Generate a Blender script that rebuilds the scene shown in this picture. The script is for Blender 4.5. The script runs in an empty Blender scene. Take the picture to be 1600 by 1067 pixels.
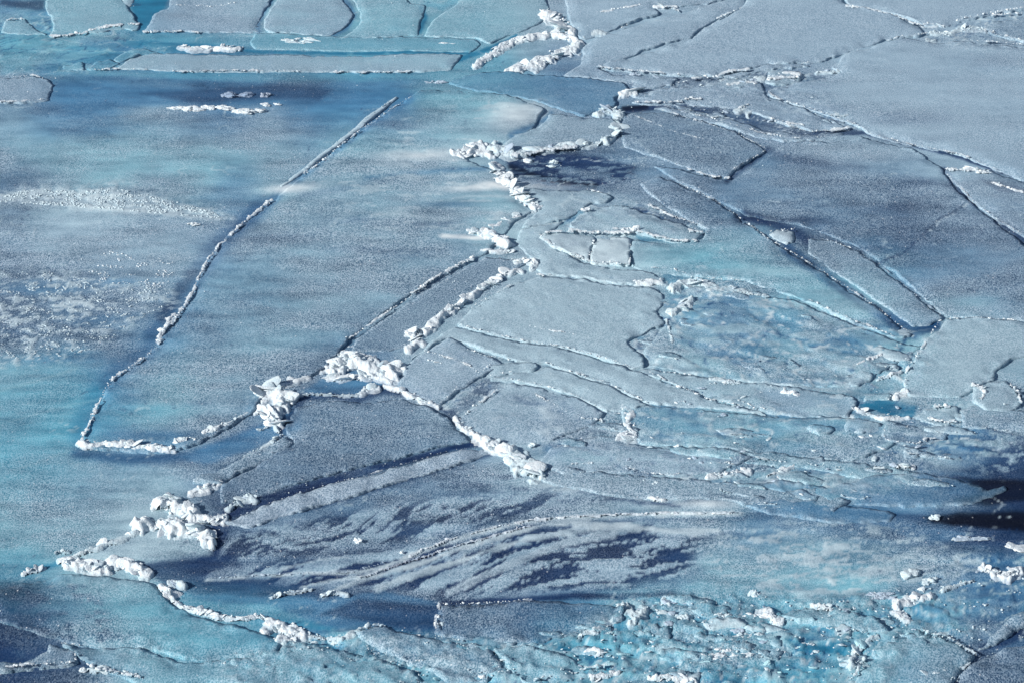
import bpy, bmesh, math, random
import numpy as np
from mathutils import Vector
from mathutils.geometry import delaunay_2d_cdt

# ------------------------------------------------------------------ camera, sky, sun
SC = bpy.context.scene
COL = SC.collection
H, PITCH, HFOV = 20.0, math.radians(25), math.radians(24)
F = 800 / math.tan(HFOV / 2)
cam_d = bpy.data.cameras.new('camera')
cam = bpy.data.objects.new('camera', cam_d); COL.objects.link(cam)
cam.location = (0, 0, H); cam.rotation_euler = (math.radians(90) - PITCH, 0, 0)
cam_d.sensor_width = 36; cam_d.angle = HFOV; cam_d.clip_end = 3000
SC.camera = cam
SUN_EL, SUN_AZ = math.radians(30), math.radians(208)     # azimuth of the sun's place, from +x towards +y (left, a little behind the camera)
w = bpy.data.worlds.new('World'); SC.world = w; w.use_nodes = True
nt = w.node_tree
sky = nt.nodes.new('ShaderNodeTexSky'); sky.sky_type = 'NISHITA'; sky.sun_disc = False
sky.sun_elevation = SUN_EL; sky.sun_rotation = math.pi / 2 - SUN_AZ
nt.links.new(sky.outputs[0], nt.nodes['Background'].inputs[0])
nt.nodes['Background'].inputs[1].default_value = 0.09
sd = bpy.data.lights.new('sun', 'SUN'); sd.energy = 5.0; sd.angle = math.radians(0.5); sd.color = (1, .965, .92)
so = bpy.data.objects.new('sun', sd); COL.objects.link(so)
sv = Vector((math.cos(SUN_EL) * math.cos(SUN_AZ), math.cos(SUN_EL) * math.sin(SUN_AZ), math.sin(SUN_EL)))
so.rotation_euler = sv.to_track_quat('Z', 'Y').to_euler(); so.location = (0, 0, 30)
SC.view_settings.view_transform = 'Standard'; SC.view_settings.look = 'None'
SC.view_settings.exposure = 0.0; SC.view_settings.gamma = 1
GAIN = np.array([.985, .985, 1.03])  #            # brightness of a level white sheet under this light

# ------------------------------------------------------------------ plan of the ice: photograph <-> metres on the sea
CP, SP = math.cos(PITCH), math.sin(PITCH)
def ground(u, v, z=0.0):
    u = np.asarray(u, float); v = np.asarray(v, float)
    a = (u - 800) / F; b = -(v - 533.5) / F
    dx = a; dy = CP + b * SP; dz = -SP + b * CP
    t = (H - z) / -dz
    return t * dx, t * dy
def plan(x, y, z=0.0):
    zf = y * CP + (H - z) * SP; yu = y * SP - (H - z) * CP
    return 800 + F * x / zf, 533.5 - F * yu / zf
def mpp(u, v):                                            # metres per plan unit across the view
    x, y = ground(u, v)
    return (y * CP + H * SP) / F

# ------------------------------------------------------------------ noise
_r = np.random.RandomState(7)
PERM = _r.permutation(512).astype(np.int64); PERM = np.concatenate([PERM, PERM])
GR = _r.randn(512, 2); GR /= np.linalg.norm(GR, axis=1)[:, None]
def perlin(x, y, seed=0):
    x = np.asarray(x, float) + seed * 17.3; y = np.asarray(y, float) + seed * 31.7
    xi = np.floor(x).astype(np.int64); yi = np.floor(y).astype(np.int64)
    xf = x - xi; yf = y - yi
    s = xf * xf * xf * (xf * (xf * 6 - 15) + 10); t = yf * yf * yf * (yf * (yf * 6 - 15) + 10)
    def g(ix, iy, fx, fy):
        h = PERM[(PERM[ix & 511] + iy) & 511]
        return GR[h, 0] * fx + GR[h, 1] * fy
    a = g(xi, yi, xf, yf); b = g(xi + 1, yi, xf - 1, yf)
    c = g(xi, yi + 1, xf, yf - 1); d = g(xi + 1, yi + 1, xf - 1, yf - 1)
    return ((a + s * (b - a)) * (1 - t) + (c + s * (d - c)) * t) * 1.5
def fbm(x, y, o=4, seed=0, rough=.5):
    r = 0; a = 1; n = 0
    for i in range(o):
        r = r + a * perlin(x * 2 ** i, y * 2 ** i, seed + i * 3); n += a; a *= rough
    return r / n
def worley(x, y, seed=0, jit=.9):
    xi = np.floor(x).astype(np.int64); yi = np.floor(y).astype(np.int64)
    f1 = np.full(x.shape, 9.); f2 = np.full(x.shape, 9.); cid = np.zeros(x.shape, np.int64)
    for a in (-1, 0, 1):
        for b in (-1, 0, 1):
            cx, cy = xi + a, yi + b; hsh = PERM[(PERM[(cx + seed * 13) & 511] + cy) & 511]
            px = cx + .5 + jit * (PERM[hsh] / 512 - .5); py = cy + .5 + jit * (PERM[(hsh + 77) & 511] / 512 - .5)
            d = np.hypot(px - x, py - y); n = d < f1
            f2 = np.where(n, f1, np.minimum(f2, d)); cid = np.where(n, hsh, cid); f1 = np.where(n, d, f1)
    return f1, f2, cid
def sstep(a, b, x):
    t = np.clip((x - a) / (b - a), 0, 1); return t * t * (3 - 2 * t)
def lin(c):
    c = np.asarray(c, float) / 255
    return np.where(c < .04045, c / 12.92, ((c + .055) / 1.055) ** 2.4)

# ------------------------------------------------------------------ kinds of ice: colour, amount of frost grain
PAL = {'G': ((151, 176, 196), .55), 'g': ((105, 139, 165), .9), 'd': ((62, 98, 132), 1.0), 'D': ((26, 62, 104), .55),
       'K': ((2, 12, 40), .3), 'P': ((170, 188, 206), .7), 'B': ((72, 124, 160), .3), 'N': ((40, 92, 134), .3), 'b': ((130, 163, 184), .85), 'T': ((92, 160, 184), .4),
       't': ((126, 176, 194), .55), 'U': ((40, 124, 156), .15), 'L': ((162, 188, 202), .42), 'W': ((228, 234, 238), .15),
       'S': ((195, 211, 220), .25)}
ROWS = ["BtttUgGGttttttttLGGGGGGGGGGGGGGG", "tTTTUUUUTTTTTTTTLgGGGGGGGGGGGGGG", "gBBBBBDBDDBBBTTTBBBgGGGgggGGGGGG",
        "bBBBbbBBbBBBBttttgbggdgdgGGGGGGG", "bbbttbbbbBtttbLbddgggggggGGGGGGG", "dbttbttBtbbbbbbLDDDggggggggggGGg",
        "gLLLggbBtbbbbbbtLGgGggdgggggdggg", "gGGGGbBgbbbbbbbLLLLLttttdDgddggg", "gggggbBbgbbbbbggLLLLLtTtttTTgggg",
        "dgdgbBbggbbbbgLLLLLLLBbbTtttBbbg", "dgggBBbbbbgdGLLLLLLLbtbBTBBBtLLL", "tTTBbtbbbgdBgLLLLLLLLLtbbBtttLLb",
        "TTTBttbbBggggGLLLGGLtBbbBtUUbtLb", "TTTBBBbggggggggGGgGbBtttttbbbBBD", "TTbbbbgggDddgggGLLLLLLbbttbbbbBD",
        "tbbbLLDDgggggggggGLbbbtBBBBBBDDK", "tttLLLDggdgddgdgdGGGgbbBbbdddBDD", "TTLLLDDdddDgGgGgGdgGgbttttttbbBB",
        "DDtttTUBBBBDDdggDBBTTTTTTbTTBbbB", "DDbttttTUBBBUdggBTTTTUTTTUUTTBDB", "DdDbtTTttTTTTTTTTUTTUTTTUTTTBbdd"]
NR, NC = len(ROWS), 32
for r_ in ROWS: assert len(r_) == NC, r_
TAB = np.zeros((NR, NC, 4))
for j, r_ in enumerate(ROWS):
    for i, ch in enumerate(r_):
        TAB[j, i, :3] = lin(PAL[ch][0]); TAB[j, i, 3] = PAL[ch][1]
def letter(ch): return np.array(list(lin(PAL[ch][0])) + [PAL[ch][1]])

# ------------------------------------------------------------------ patches of other ice, and two painted heap shadows, laid over the plan
# ('p', points, kind, softness, strength, height) closed patch   ('s', points, kind, half width, softness, strength, height) line
PATCH = []
def P(pts, k, soft=8, a=1.0, h=0.0): PATCH.append(('p', np.array(pts, float), k, 0, soft, a, h))
def S(pts, k, wd, soft=None, a=1.0, h=0.0): PATCH.append(('s', np.array(pts, float), k, wd, soft if soft else wd, a, h))
def E(cx, cy, rx, ry, k, a=1.0, h=0.0, rot=0): PATCH.append(('e', np.array([cx, cy, rx, ry, rot], float), k, 0, 0, a, h))

# --- upper left
P([(0, 0), (70, 0), (68, 18), (0, 8)], 'D', 6, .7); P([(40, 20), (78, 14), (82, 50), (50, 44)], 'B', 8, .8)
P([(206, -5), (264, -5), (258, 14), (240, 26), (228, 46), (216, 50), (214, 30), (204, 12)], 'U', 6, 1)
P([(0, 54), (80, 54), (60, 80), (50, 112), (0, 118)], 'T', 16, .8)
P([(212, 54), (400, 52), (520, 60), (480, 76), (330, 72), (230, 66)], 'T', 6, .7)
P([(220, 66), (330, 70), (390, 80), (280, 82), (215, 76)], 'U', 6, .8)
S([(130, 66), (180, 72), (200, 80)], 'B', 8, 8, .6)
S([(385, 81), (450, 83), (540, 84), (640, 82), (735, 83)], 'U', 2.2, 3, 1)
S([(400, 74), (520, 78), (640, 76), (720, 79)], 't', 2, 4, .7)
S([(700, 98), (735, 88), (790, 68), (805, 58)], 'U', 4, 4, 1)
P([(80, 112), (400, 113), (560, 115), (700, 115), (690, 124), (560, 128), (400, 128), (220, 122)], 'T', 8, .55)
P([(90, 128), (220, 136), (300, 140), (480, 138), (600, 150), (560, 172), (440, 165), (300, 165), (180, 168), (80, 158)], 'B', 12, .8)
P([(220, 146), (300, 142), (420, 132), (520, 140), (500, 158), (420, 156), (300, 162)], 'D', 12, .62)
S([(640, 153), (600, 180), (560, 204), (510, 245), (470, 275), (420, 318)], 'B', 7, 8, .85)
S([(412, 322), (366, 360), (324, 400), (290, 452), (262, 486)], 'N', 12, 22, .85)
S([(400, 326), (360, 365), (318, 420), (285, 465), (235, 520)], 'N', 9, 16, .8)
S([(300, 430), (277, 460), (254, 496)], 'D', 9, 14, .8)
S([(245, 520), (228, 548), (180, 580), (150, 625), (125, 680)], 'N', 11, 22, .7)
S([(150, 610), (128, 645), (118, 680)], 'U', 9, 20, .75)
E(60, 640, 110, 70, 'T', .6); E(40, 720, 120, 60, 'T', .55); E(100, 250, 120, 40, 't', .5); E(300, 240, 180, 24, 't', .5)
E(30, 285, 90, 22, 'D', .35); E(160, 205, 120, 14, 'B', .5); E(440, 215, 60, 22, 'b', .5)
# wind scoured streaks of the left sheet
P([(15, 300), (60, 296), (120, 300), (180, 296), (250, 312), (330, 330), (350, 343), (270, 335), (160, 325), (60, 318), (0, 316)], 'S', 6, .5)
S([(0, 306), (70, 318), (140, 324), (240, 334), (345, 344)], 'S', 2.5, 3, .8, .02)
E(130, 370, 180, 40, 'G', .6); E(260, 400, 90, 50, 'G', .5)
for a_ in [(60, 450, 60, 10), (200, 440, 60, 6), (40, 520, 50, 8), (170, 500, 90, 8), (230, 470, 40, 4), (100, 560, 70, 7)]: E(*a_, 'B', .5)
S([(0, 610), (60, 594), (120, 575)], 't', 1.6, 4, .6); S([(0, 662), (80, 640), (160, 622)], 't', 1.2, 3, .35); S([(20, 735), (120, 700), (150, 690)], 't', 1.5, 3, .35)
S([(120, 708), (200, 716), (300, 712), (400, 672)], 'N', 7, 14, .8)
P([(280, 712), (390, 672), (470, 632), (470, 668), (400, 700), (320, 728)], 'B', 12, .85)
S([(340, 745), (400, 722), (462, 688)], 'd', 4, 8, .5)
TOPBANDS = True
S([(428, -5), (412, 20), (403, 38), (405, 50)], 'B', 4, 5, .8); S([(534, -5), (550, 14), (553, 26), (540, 45), (522, 54)], 'B', 4, 5, .8)
S([(660, 12), (664, 30), (656, 50)], 'U', 4, 5, .9); S([(668, 5), (690, 12), (712, 2)], 'T', 5, 6, .9); E(745, 35, 14, 26, 'T', .9); E(575, 30, 12, 30, 't', .6); E(620, 42, 12, 10, 'T', .7)
E(500, 30, 40, 20, 'g', .3); E(340, 35, 60, 12, 'g', .4)
S([(423, 88), (418, 100), (420, 112)], 'B', 5, 6, .8); S([(548, 88), (540, 100), (538, 112)], 'T', 6, 7, .8); S([(604, 86), (601, 112)], 'T', 3, 5, .8); E(230, 96, 22, 10, 'T', .6); E(645, 95, 10, 14, 'T', .4); S([(250, 90), (260, 110)], 'B', 2, 4, .5)
# --- right of the great ridge
P([(460, 618), (540, 568), (560, 590), (640, 600), (560, 618), (480, 622)], 'B', 8, .8)
S([(462, 622), (520, 618), (560, 625), (600, 610), (660, 618), (705, 650), (725, 668)], 'D', 5, 10, .85)
S([(470, 620), (462, 645), (440, 668)], 'D', 8, 10, .8)  # shadow of the slab heap on its right, painted in dark ice colour
S([(340, 752), (370, 738), (410, 722), (470, 694)], 'D', 2.5, 4, .7)
P([(345, 812), (350, 790), (390, 780), (480, 752), (560, 732), (640, 712), (700, 696), (748, 686), (752, 696), (700, 706), (560, 746), (480, 768), (400, 796)], 'D', 7, 1)
P([(355, 812), (400, 795), (480, 765), (560, 745), (640, 722), (700, 702), (700, 706), (560, 748), (480, 770), (400, 800)], 'K', 3, .6)
S([(470, 798), (560, 772), (650, 745), (720, 722), (765, 708)], 'D', 4, 7, .75)
P([(330, 820), (350, 812), (362, 822), (348, 850), (330, 872), (300, 880), (310, 872), (335, 850)], 'D', 5, .9)  # shadow cast right of the high snow heap, put into the ice colour
P([(210, 880), (320, 872), (345, 850), (400, 905), (520, 900), (500, 930), (330, 940), (260, 915)], 'D', 8, .85)
P([(300, 930), (420, 932), (500, 935), (580, 925), (600, 922), (690, 940), (684, 984), (620, 985), (560, 975), (500, 992), (440, 975), (380, 962)], 'B', 6, .9); P([(300, 940), (420, 944), (470, 965), (520, 985), (440, 975), (380, 962)], 'T', 10, .7)
P([(500, 960), (560, 935), (690, 945), (680, 984), (640, 985), (560, 968)], 'D', 10, .75)
S([(300, 950), (360, 965), (440, 968), (520, 985)], 'U', 4, 8, .8)
S([(690, 942), (800, 936), (900, 930), (1000, 932), (1050, 928)], 'D', 5, 5, .95)
S([(840, 1003), (920, 995), (985, 975), (990, 955)], 'U', 7, 8, .8)
# dark leads among the plates right of the ridge
P([(792, 252), (850, 240), (930, 245), (995, 262), (985, 284), (920, 293), (870, 291), (810, 288), (800, 270)], 'D', 7, .95)
S([(800, 262), (850, 280), (930, 290)], 'K', 5, 6, .7); S([(880, 268), (950, 275)], 'g', 5, 8, .7)
P([(972, 168), (1040, 160), (1120, 172), (1180, 180), (1240, 200), (1340, 203), (1350, 212), (1230, 214), (1180, 206), (1110, 182), (1040, 170), (975, 178)], 'D', 4, .9)
S([(975, 170), (1010, 168)], 'K', 4, 4, .8)
S([(1200, 235), (1180, 250), (1150, 272), (1135, 284)], 'D', 3, 7, .8); S([(1200, 235), (1240, 250), (1290, 256)], 'd', 5, 9, .7)
S([(1345, 207), (1430, 228), (1500, 246), (1565, 270)], 'D', 3, 4, .95)
S([(1475, 265), (1500, 300), (1525, 320)], 'D', 4, 6, .9); S([(1560, 345), (1580, 358), (1605, 378)], 'D', 7, 8, .9)
P([(1530, 280), (1560, 300), (1610, 305), (1610, 298), (1590, 290)], 'D', 5, .8)
E(1420, 185, 80, 9, 'd', .7); E(1540, 95, 60, 12, 'g', .7); E(1560, 110, 40, 8, 'g', .5); E(1400, 190, 40, 6, 'd', .5); E(1320, 168, 50, 8, 'g', .5)
E(1260, 255, 70, 8, 'd', .6); E(1390, 326, 60, 9, 'D', .5); E(1450, 290, 70, 7, 'd', .7); E(1340, 385, 60, 12, 'd', .6); E(1240, 345, 60, 6, 'D', .6)
E(1120, 250, 40, 6, 'd', .5); E(1500, 370, 70, 14, 'd', .6); E(1560, 430, 50, 40, 'g', .5); E(1500, 470, 80, 14, 't', .4); E(1110, 345, 60, 9, 'd', .5)
S([(1370, 410), (1410, 398), (1430, 380)], 'D', 1.4, 3, .8); S([(1440, 370), (1465, 345), (1510, 320)], 'D', 1.6, 4, .7)
S([(1441, 373), (1470, 346), (1512, 319)], 'S', .8, 1, .7)
S([(1165, 335), (1210, 350), (1250, 368), (1310, 420)], 'D', 8, 11, .85); S([(1150, 340), (1200, 348)], 'D', 4, 8, .8)
S([(1230, 390), (1300, 440), (1370, 486), (1430, 520), (1460, 508)], 'N', 10, 8, 1); S([(1215, 378), (1290, 430)], 'D', 4, 9, .6)
# plates in the middle
E(960, 352, 30, 6, 'b', .4); P([(975, 328), (1000, 324), (1060, 342), (1085, 352), (1040, 352), (990, 342)], 'D', 4, .85)
P([(880, 340), (905, 328), (915, 334), (890, 350), (870, 355)], 'U', 4, .7); P([(986, 366), (1035, 377), (1080, 378), (1000, 378)], 'U', 3, .8)
P([(1035, 428), (1060, 430), (1085, 440), (1080, 452), (1050, 448), (1035, 440)], 'U', 4, .8); P([(1038, 455), (1062, 462), (1050, 480), (1030, 488), (1044, 470)], 'U', 4, .9)
P([(1250, 612), (1335, 620), (1345, 650), (1300, 650)], 'U', 6, .6)
P([(975, 530), (1003, 520), (1008, 530), (985, 536), (1000, 552), (1012, 564), (990, 556), (980, 542)], 'U', 3, .7)
E(1110, 470, 110, 16, 'B', .65); E(1180, 500, 120, 24, 'B', .6); E(1260, 440, 70, 20, 'T', .3); E(1170, 545, 90, 20, 'B', .7); E(1290, 480, 90, 16, 't', .6)
E(1100, 405, 70, 16, 'T', .3); E(1080, 565, 50, 8, 'L', .8, .03); E(1070, 548, 40, 6, 'L', .7, .02); E(1180, 425, 100, 5, 'L', .6, .02); E(1250, 555, 60, 14, 't', .6)
S([(1220, 470), (1185, 520), (1130, 560)], 'S', 1.6, 3, .8); S([(1190, 535), (1176, 566)], 'S', .8, 2, .8)
E(1140, 590, 70, 6, 'L', .7); S([(1040, 575), (1120, 590), (1240, 602), (1330, 612)], 'S', 2, 4, .6)
P([(700, 640), (760, 590), (790, 590), (770, 615), (730, 640), (712, 650)], 'D', 7, .75); E(735, 600, 22, 10, 'd', .6)
S([(808, 618), (850, 635), (880, 650)], 'D', 5, 9, .75); E(845, 655, 50, 14, 'g', .7); E(925, 668, 26, 10, 'D', .8); E(910, 680, 40, 10, 'd', .5)
E(1000, 735, 60, 8, 'g', .5); E(1060, 708, 34, 6, 'B', .8); E(870, 702, 30, 12, 'B', .8)
P([(975, 632), (1080, 640), (1095, 642), (1090, 680), (1060, 690), (1000, 684), (985, 660)], 'B', 8, .9); E(1060, 668, 70, 12, 'B', .6)
E(1180, 670, 120, 22, 'T', .5); E(1240, 665, 80, 20, 't', .4)
P([(1090, 728), (1180, 738), (1200, 745), (1120, 742)], 'D', 5, .6)
S([(990, 782), (1060, 786), (1160, 775), (1240, 785), (1350, 800), (1440, 808)], 'D', 5, 8, .7)
S([(1130, 700), (1220, 714), (1330, 728), (1450, 745), (1550, 755)], 'D', 4, 8, .6)
P([(1205, 742), (1250, 735), (1300, 730), (1350, 735), (1300, 742), (1235, 755), (1200, 756)], 'D', 5, .8)
E(1248, 746, 32, 8, 'S', .75); E(1340, 753, 40, 6, 'S', .7); E(1310, 742, 30, 4, 'S', .6)
E(1400, 690, 120, 26, 'd', .85); E(1550, 700, 70, 22, 'D', .6); E(1500, 732, 90, 9, 'D', .6); E(1330, 665, 60, 7, 'B', .7); E(1580, 680, 30, 12, 'g', .5)
P([(1330, 622), (1360, 618), (1420, 632), (1435, 636), (1424, 655), (1385, 652), (1355, 638), (1330, 632)], 'U', 5, 1); E(1400, 642, 26, 8, 'D', .35)
P([(1300, 632), (1335, 640), (1338, 650), (1305, 648)], 'U', 4, .9)
P([(1400, 745), (1460, 738), (1540, 745), (1610, 750), (1610, 800), (1500, 775), (1440, 752)], 'D', 10, .7)
P([(1500, 746), (1610, 750), (1610, 780), (1540, 790), (1480, 782), (1530, 768)], 'K', 8, .85)
P([(1440, 808), (1500, 800), (1610, 800), (1610, 832), (1540, 826), (1460, 818)], 'K', 7, .95)
E(1330, 790, 130, 16, 'B', .7); E(1450, 790, 80, 10, 'b', .5); P([(1380, 820), (1430, 818), (1520, 835), (1500, 848), (1420, 840)], 'B', 6, .6)
E(1560, 850, 80, 14, 'D', .6); E(1480, 850, 60, 8, 'D', .4)
# lower right: turquoise brash under thin frost
E(1150, 860, 60, 26, 'G', .3); E(1200, 900, 120, 30, 't', .5); E(1100, 960, 120, 40, 'T', .6); E(1220, 1010, 160, 30, 'U', .5); E(1060, 1005, 70, 18, 'U', .5)
E(1060, 1040, 80, 12, 'U', .5); E(1450, 960, 90, 22, 'U', .75); E(1290, 1030, 60, 22, 'U', .7); E(1520, 920, 60, 14, 'B', .7); E(1600, 985, 50, 14, 'D', .9)
E(1560, 1040, 80, 30, 'd', .55); E(1400, 880, 80, 26, 't', .5); E(1270, 950, 110, 12, 't', .6, .02); E(1420, 1010, 70, 20, 't', .5); E(1520, 980, 50, 18, 'b', .7)
P([(1530, 1010), (1570, 985), (1600, 972), (1610, 990), (1570, 1010), (1530, 1018)], 'D', 6, .8)
E(40, 960, 70, 50, 'D', .5); E(15, 930, 50, 50, 'K', .35); S([(0, 1050), (60, 1040), (120, 1038), (180, 1046), (225, 1050)], 'D', 5, 8, .7)
E(130, 930, 60, 30, 't', .4); E(300, 970, 140, 40, 't', .4); E(330, 1000, 120, 20, 'T', .5); E(15, 900, 50, 10, 'T', .6); S([(40, 893), (90, 880), (100, 876)], 'U', 4, 6, .8)
S([(500, 1025), (560, 1040), (600, 1055)], 'U', 4, 7, .7); S([(600, 1010), (650, 1030), (700, 1050)], 'U', 3, 5, .9); E(560, 1000, 40, 8, 'T', .7); E(620, 1012, 30, 6, 'U', .6)
E(800, 1045, 60, 12, 'U', .3); E(860, 1012, 50, 6, 'U', .5); S([(800, 1055), (830, 1062)], 'U', 6, 8, .9)
# soft snow drifts
E(652, 246, 58, 12, 'W', .85, .06, -.1); E(455, 295, 46, 8, 'W', .8, .02, -.05); E(625, 334, 26, 9, 'S', .7, .02); E(600, 335, 14, 5, 'S', .3)
S([(570, 279), (700, 266), (760, 264)], 'B', 3, 8, .7); S([(470, 305), (580, 288), (650, 272)], 'd', 3, 12, .4)
E(775, 291, 80, 6, 'W', 1, .03); S([(690, 369), (760, 372)], 'W', 3, 4, 1); E(770, 310, 70, 3, 'S', .5); E(760, 340, 60, 5, 'S', .45)
for a_ in [(500, 440, 70, 7, 'g'), (600, 390, 80, 8, 'd'), (450, 370, 50, 9, 'd'), (560, 345, 50, 6, 'd'), (680, 350, 60, 5, 'd'), (700, 320, 50, 4, 'B'), (430, 390, 50, 5, 'b'), (500, 500, 90, 16, 'g'),
           (560, 450, 90, 8, 'g'), (330, 520, 40, 30, 'd'), (380, 470, 30, 12, 'd'), (310, 630, 22, 5, 'D'), (250, 650, 70, 18, 't'), (220, 640, 60, 18, 'T'), (480, 560, 50, 18, 'g'), (420, 560, 60, 30, 'b'), (300, 575, 60, 20, 'b'), (700, 195, 70, 12, 'b'), (610, 195, 40, 10, 'd'),
           (740, 160, 50, 8, 't')]: E(a_[0], a_[1], a_[2], a_[3], a_[4], .5)
E(250, 678, 90, 7, 'B', .7); E(430, 480, 170, 90, 't', .28); E(600, 300, 120, 60, 't', .3); E(250, 250, 200, 30, 't', .3)
E(1200, 430, 150, 30, 't', .35); E(1330, 470, 90, 26, 'L', .4)
E(812, 183, 50, 25, 'W', .7, .07, -.15); S([(800, 212), (850, 190), (860, 180)], 'B', 5, 8, .8)
E(1110, 789, 46, 8, 'W', .75, .06); E(1030, 790, 30, 8, 'S', .6, .03); E(960, 755, 70, 12, 'S', .45); E(910, 762, 80, 8, 'S', .6, .04)
S([(840, 748), (880, 762), (980, 772), (1060, 778)], 'S', 6, 8, .5)
S([(905, 770), (990, 782), (1060, 792)], 'D', 2.5, 4, .8)
P([(120, 862), (200, 832), (240, 820), (330, 840), (330, 866), (240, 874), (130, 875)], 'L', 8, .7, .03)
E(250, 955, 190, 40, 'T', .55); E(600, 1035, 260, 24, 'T', .5); E(420, 1050, 200, 16, 'T', .4)
P([(1300, 565), (1350, 562), (1360, 588), (1320, 596)], 'L', 5, .6); E(1330, 602, 30, 7, 'S', .9); E(1408, 618, 24, 8, 'W', .7, .03)
S([(1200, 602), (1290, 608), (1400, 622)], 'S', 3, 5, .5)

def stripes(u, v):
    """wind combed frost: streaks that rise to the right, bending level towards the top"""
    ang = -.36 + .00012 * (u - 600)
    s = u * np.cos(ang) + v * np.sin(ang); q = -u * np.sin(ang) + v * np.cos(ang)
    q = q + 20 * perlin(u / 210, v / 70, 5)
    return fbm(s / 150, q / 13, 4, 11, .62) + .30 * fbm(s / 75, q / 24, 3, 15) + .24 * fbm(s / 26, q / 5, 3, 13, .7) + .04

def dseg(u, v, pts, closed):
    d = np.full(u.shape, 1e9)
    n = len(pts)
    for i in range(n if closed else n - 1):
        a = pts[i]; b = pts[(i + 1) % n]; e = b - a; L = max(e @ e, 1e-9)
        t = np.clip(((u - a[0]) * e[0] + (v - a[1]) * e[1]) / L, 0, 1)
        d = np.minimum(d, (u - a[0] - t * e[0]) ** 2 + (v - a[1] - t * e[1]) ** 2)
    return np.sqrt(d)
def inside(u, v, pts):
    c = np.zeros(u.shape, bool); n = len(pts)
    for i in range(n):
        x1, y1 = pts[i]; x2, y2 = pts[(i + 1) % n]
        if y1 == y2: continue
        m = ((y1 > v) != (y2 > v)) & (u < (x2 - x1) * (v - y1) / (y2 - y1) + x1)
        c ^= m
    return c

STRIPE_A = np.array([(330, 885), (500, 862), (700, 838), (830, 815), (1000, 803), (1160, 806), (1290, 815), (1240, 850), (1115, 865), (1110, 905), (1060, 925), (900, 928), (690, 940), (600, 925), (500, 930), (420, 912), (300, 905)], float)
STRIPE_B = np.array([(345, 850), (380, 820), (500, 800), (700, 770), (900, 760), (1000, 780), (900, 800), (820, 812), (640, 850), (500, 868), (380, 880), (335, 880)], float)
STRIPE_C = np.array([(1140, 850), (1250, 820), (1360, 822), (1480, 840), (1540, 870), (1450, 900), (1330, 935), (1180, 930), (1120, 905)], float)

# mottled frost: polygon, kind, size across, size deep, threshold, strength, height
MOTTLE = [([(800, 240), (930, 245), (1020, 262), (1020, 290), (930, 296), (810, 290)], 'g', 36, 6, .0, .75, .01),
          ([(1430, 742), (1500, 742), (1530, 765), (1440, 800)], 'B', 60, 12, .06, .5, .0),
          ([(0, 900), (120, 900), (200, 1000), (100, 1067), (-20, 1067)], 'd', 40, 14, .0, .5, 0),
          ([(10, 300), (60, 292), (120, 296), (180, 290), (250, 306), (340, 330), (355, 344), (270, 340), (160, 330), (60, 322), (-10, 318), (-10, 302)], 'S', 16, 6, -.08, .75, .02),
          ([(-20, 420), (70, 420), (150, 430), (270, 455), (260, 480), (200, 515), (150, 550), (60, 570), (-20, 575)], 'S', 22, 7, .06, .7, .02),
          ([(1370, 650), (1620, 650), (1620, 735), (1480, 730), (1350, 710)], 'L', 26, 8, .08, .6, .01),
          ([(1120, 835), (1250, 815), (1400, 822), (1500, 850), (1540, 880), (1420, 920), (1300, 940), (1180, 935), (1110, 900)], 'S', 34, 9, .04, .6, .01),
          ([(1010, 450), (1100, 440), (1240, 470), (1400, 530), (1380, 580), (1240, 600), (1100, 590), (1010, 560)], 'L', 60, 12, .05, .6, .02),
          ([(980, 120), (1100, 118), (1200, 125), (1345, 205), (1200, 215), (1060, 180)], 'd', 30, 7, .05, .6, 0),
          ([(860, 690), (1000, 690), (1180, 715), (1300, 735), (1180, 760), (1000, 745), (850, 735)], 'd', 40, 8, .10, .6, 0),
          ([(1180, 730), (1420, 730), (1400, 765), (1220, 765)], 'S', 34, 8, .05, .6, .015),
          ([(640, 170), (860, 150), (840, 330), (760, 390), (560, 360), (480, 280)], 'S', 70, 9, .16, .5, .01),
          ([(340, 760), (760, 700), (960, 770), (820, 812), (500, 870), (330, 885)], 'd', 60, 8, .10, .55, 0)]
# ice broken into shards: polygon, size across, size deep, lean, tones (dark to light), line kind, strength, step height
FRACT = [([(620, 600), (720, 500), (840, 430), (1040, 450), (1050, 520), (1000, 560), (1180, 640), (980, 650), (880, 690), (740, 680)], 170, 22, .42, 'GLLG', 'S', .3, .012),
         ([(960, 640), (1060, 600), (1330, 615), (1600, 640), (1620, 680), (1470, 740), (1300, 800), (1000, 780), (860, 745), (880, 690)], 120, 22, .10, 'BbtL', 'S', .62, .05),
         ([(1000, 440), (1130, 430), (1330, 500), (1480, 520), (1420, 610), (1250, 606), (1010, 580)], 90, 24, .25, 'BbtL', 'S', .38, .05),
         ([(960, 945), (1080, 925), (1250, 940), (1400, 925), (1500, 950), (1520, 1000), (1420, 1010), (1370, 1090), (280, 1090), (430, 1005), (560, 980), (700, 1000), (850, 1010)], 64, 17, .16, 'TtbtLTtU', 'S', .7, .07),
         ([(1480, 870), (1620, 860), (1620, 970), (1500, 985), (1390, 960)], 80, 18, -.25, 'NBbT', 'L', .4, .04),
         ([(960, 115), (1130, 105), (1260, 100), (1350, 205), (1200, 218), (1040, 178)], 56, 13, .22, 'DgGG', 'S', .5, .02),
         ([(1440, 35), (1620, 5), (1620, 75), (1440, 75)], 44, 11, -.15, 'DgGG', 'S', .4, .02),
         ([(840, 300), (960, 300), (1100, 350), (990, 380), (960, 440), (830, 425)], 80, 20, .2, 'tLLS', 'S', .35, .02),
         ([(-20, 20), (80, 20), (260, 75), (200, 115), (-20, 118)], 80, 16, -.1, 'UTtT', 't', .35, .02)]
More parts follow.
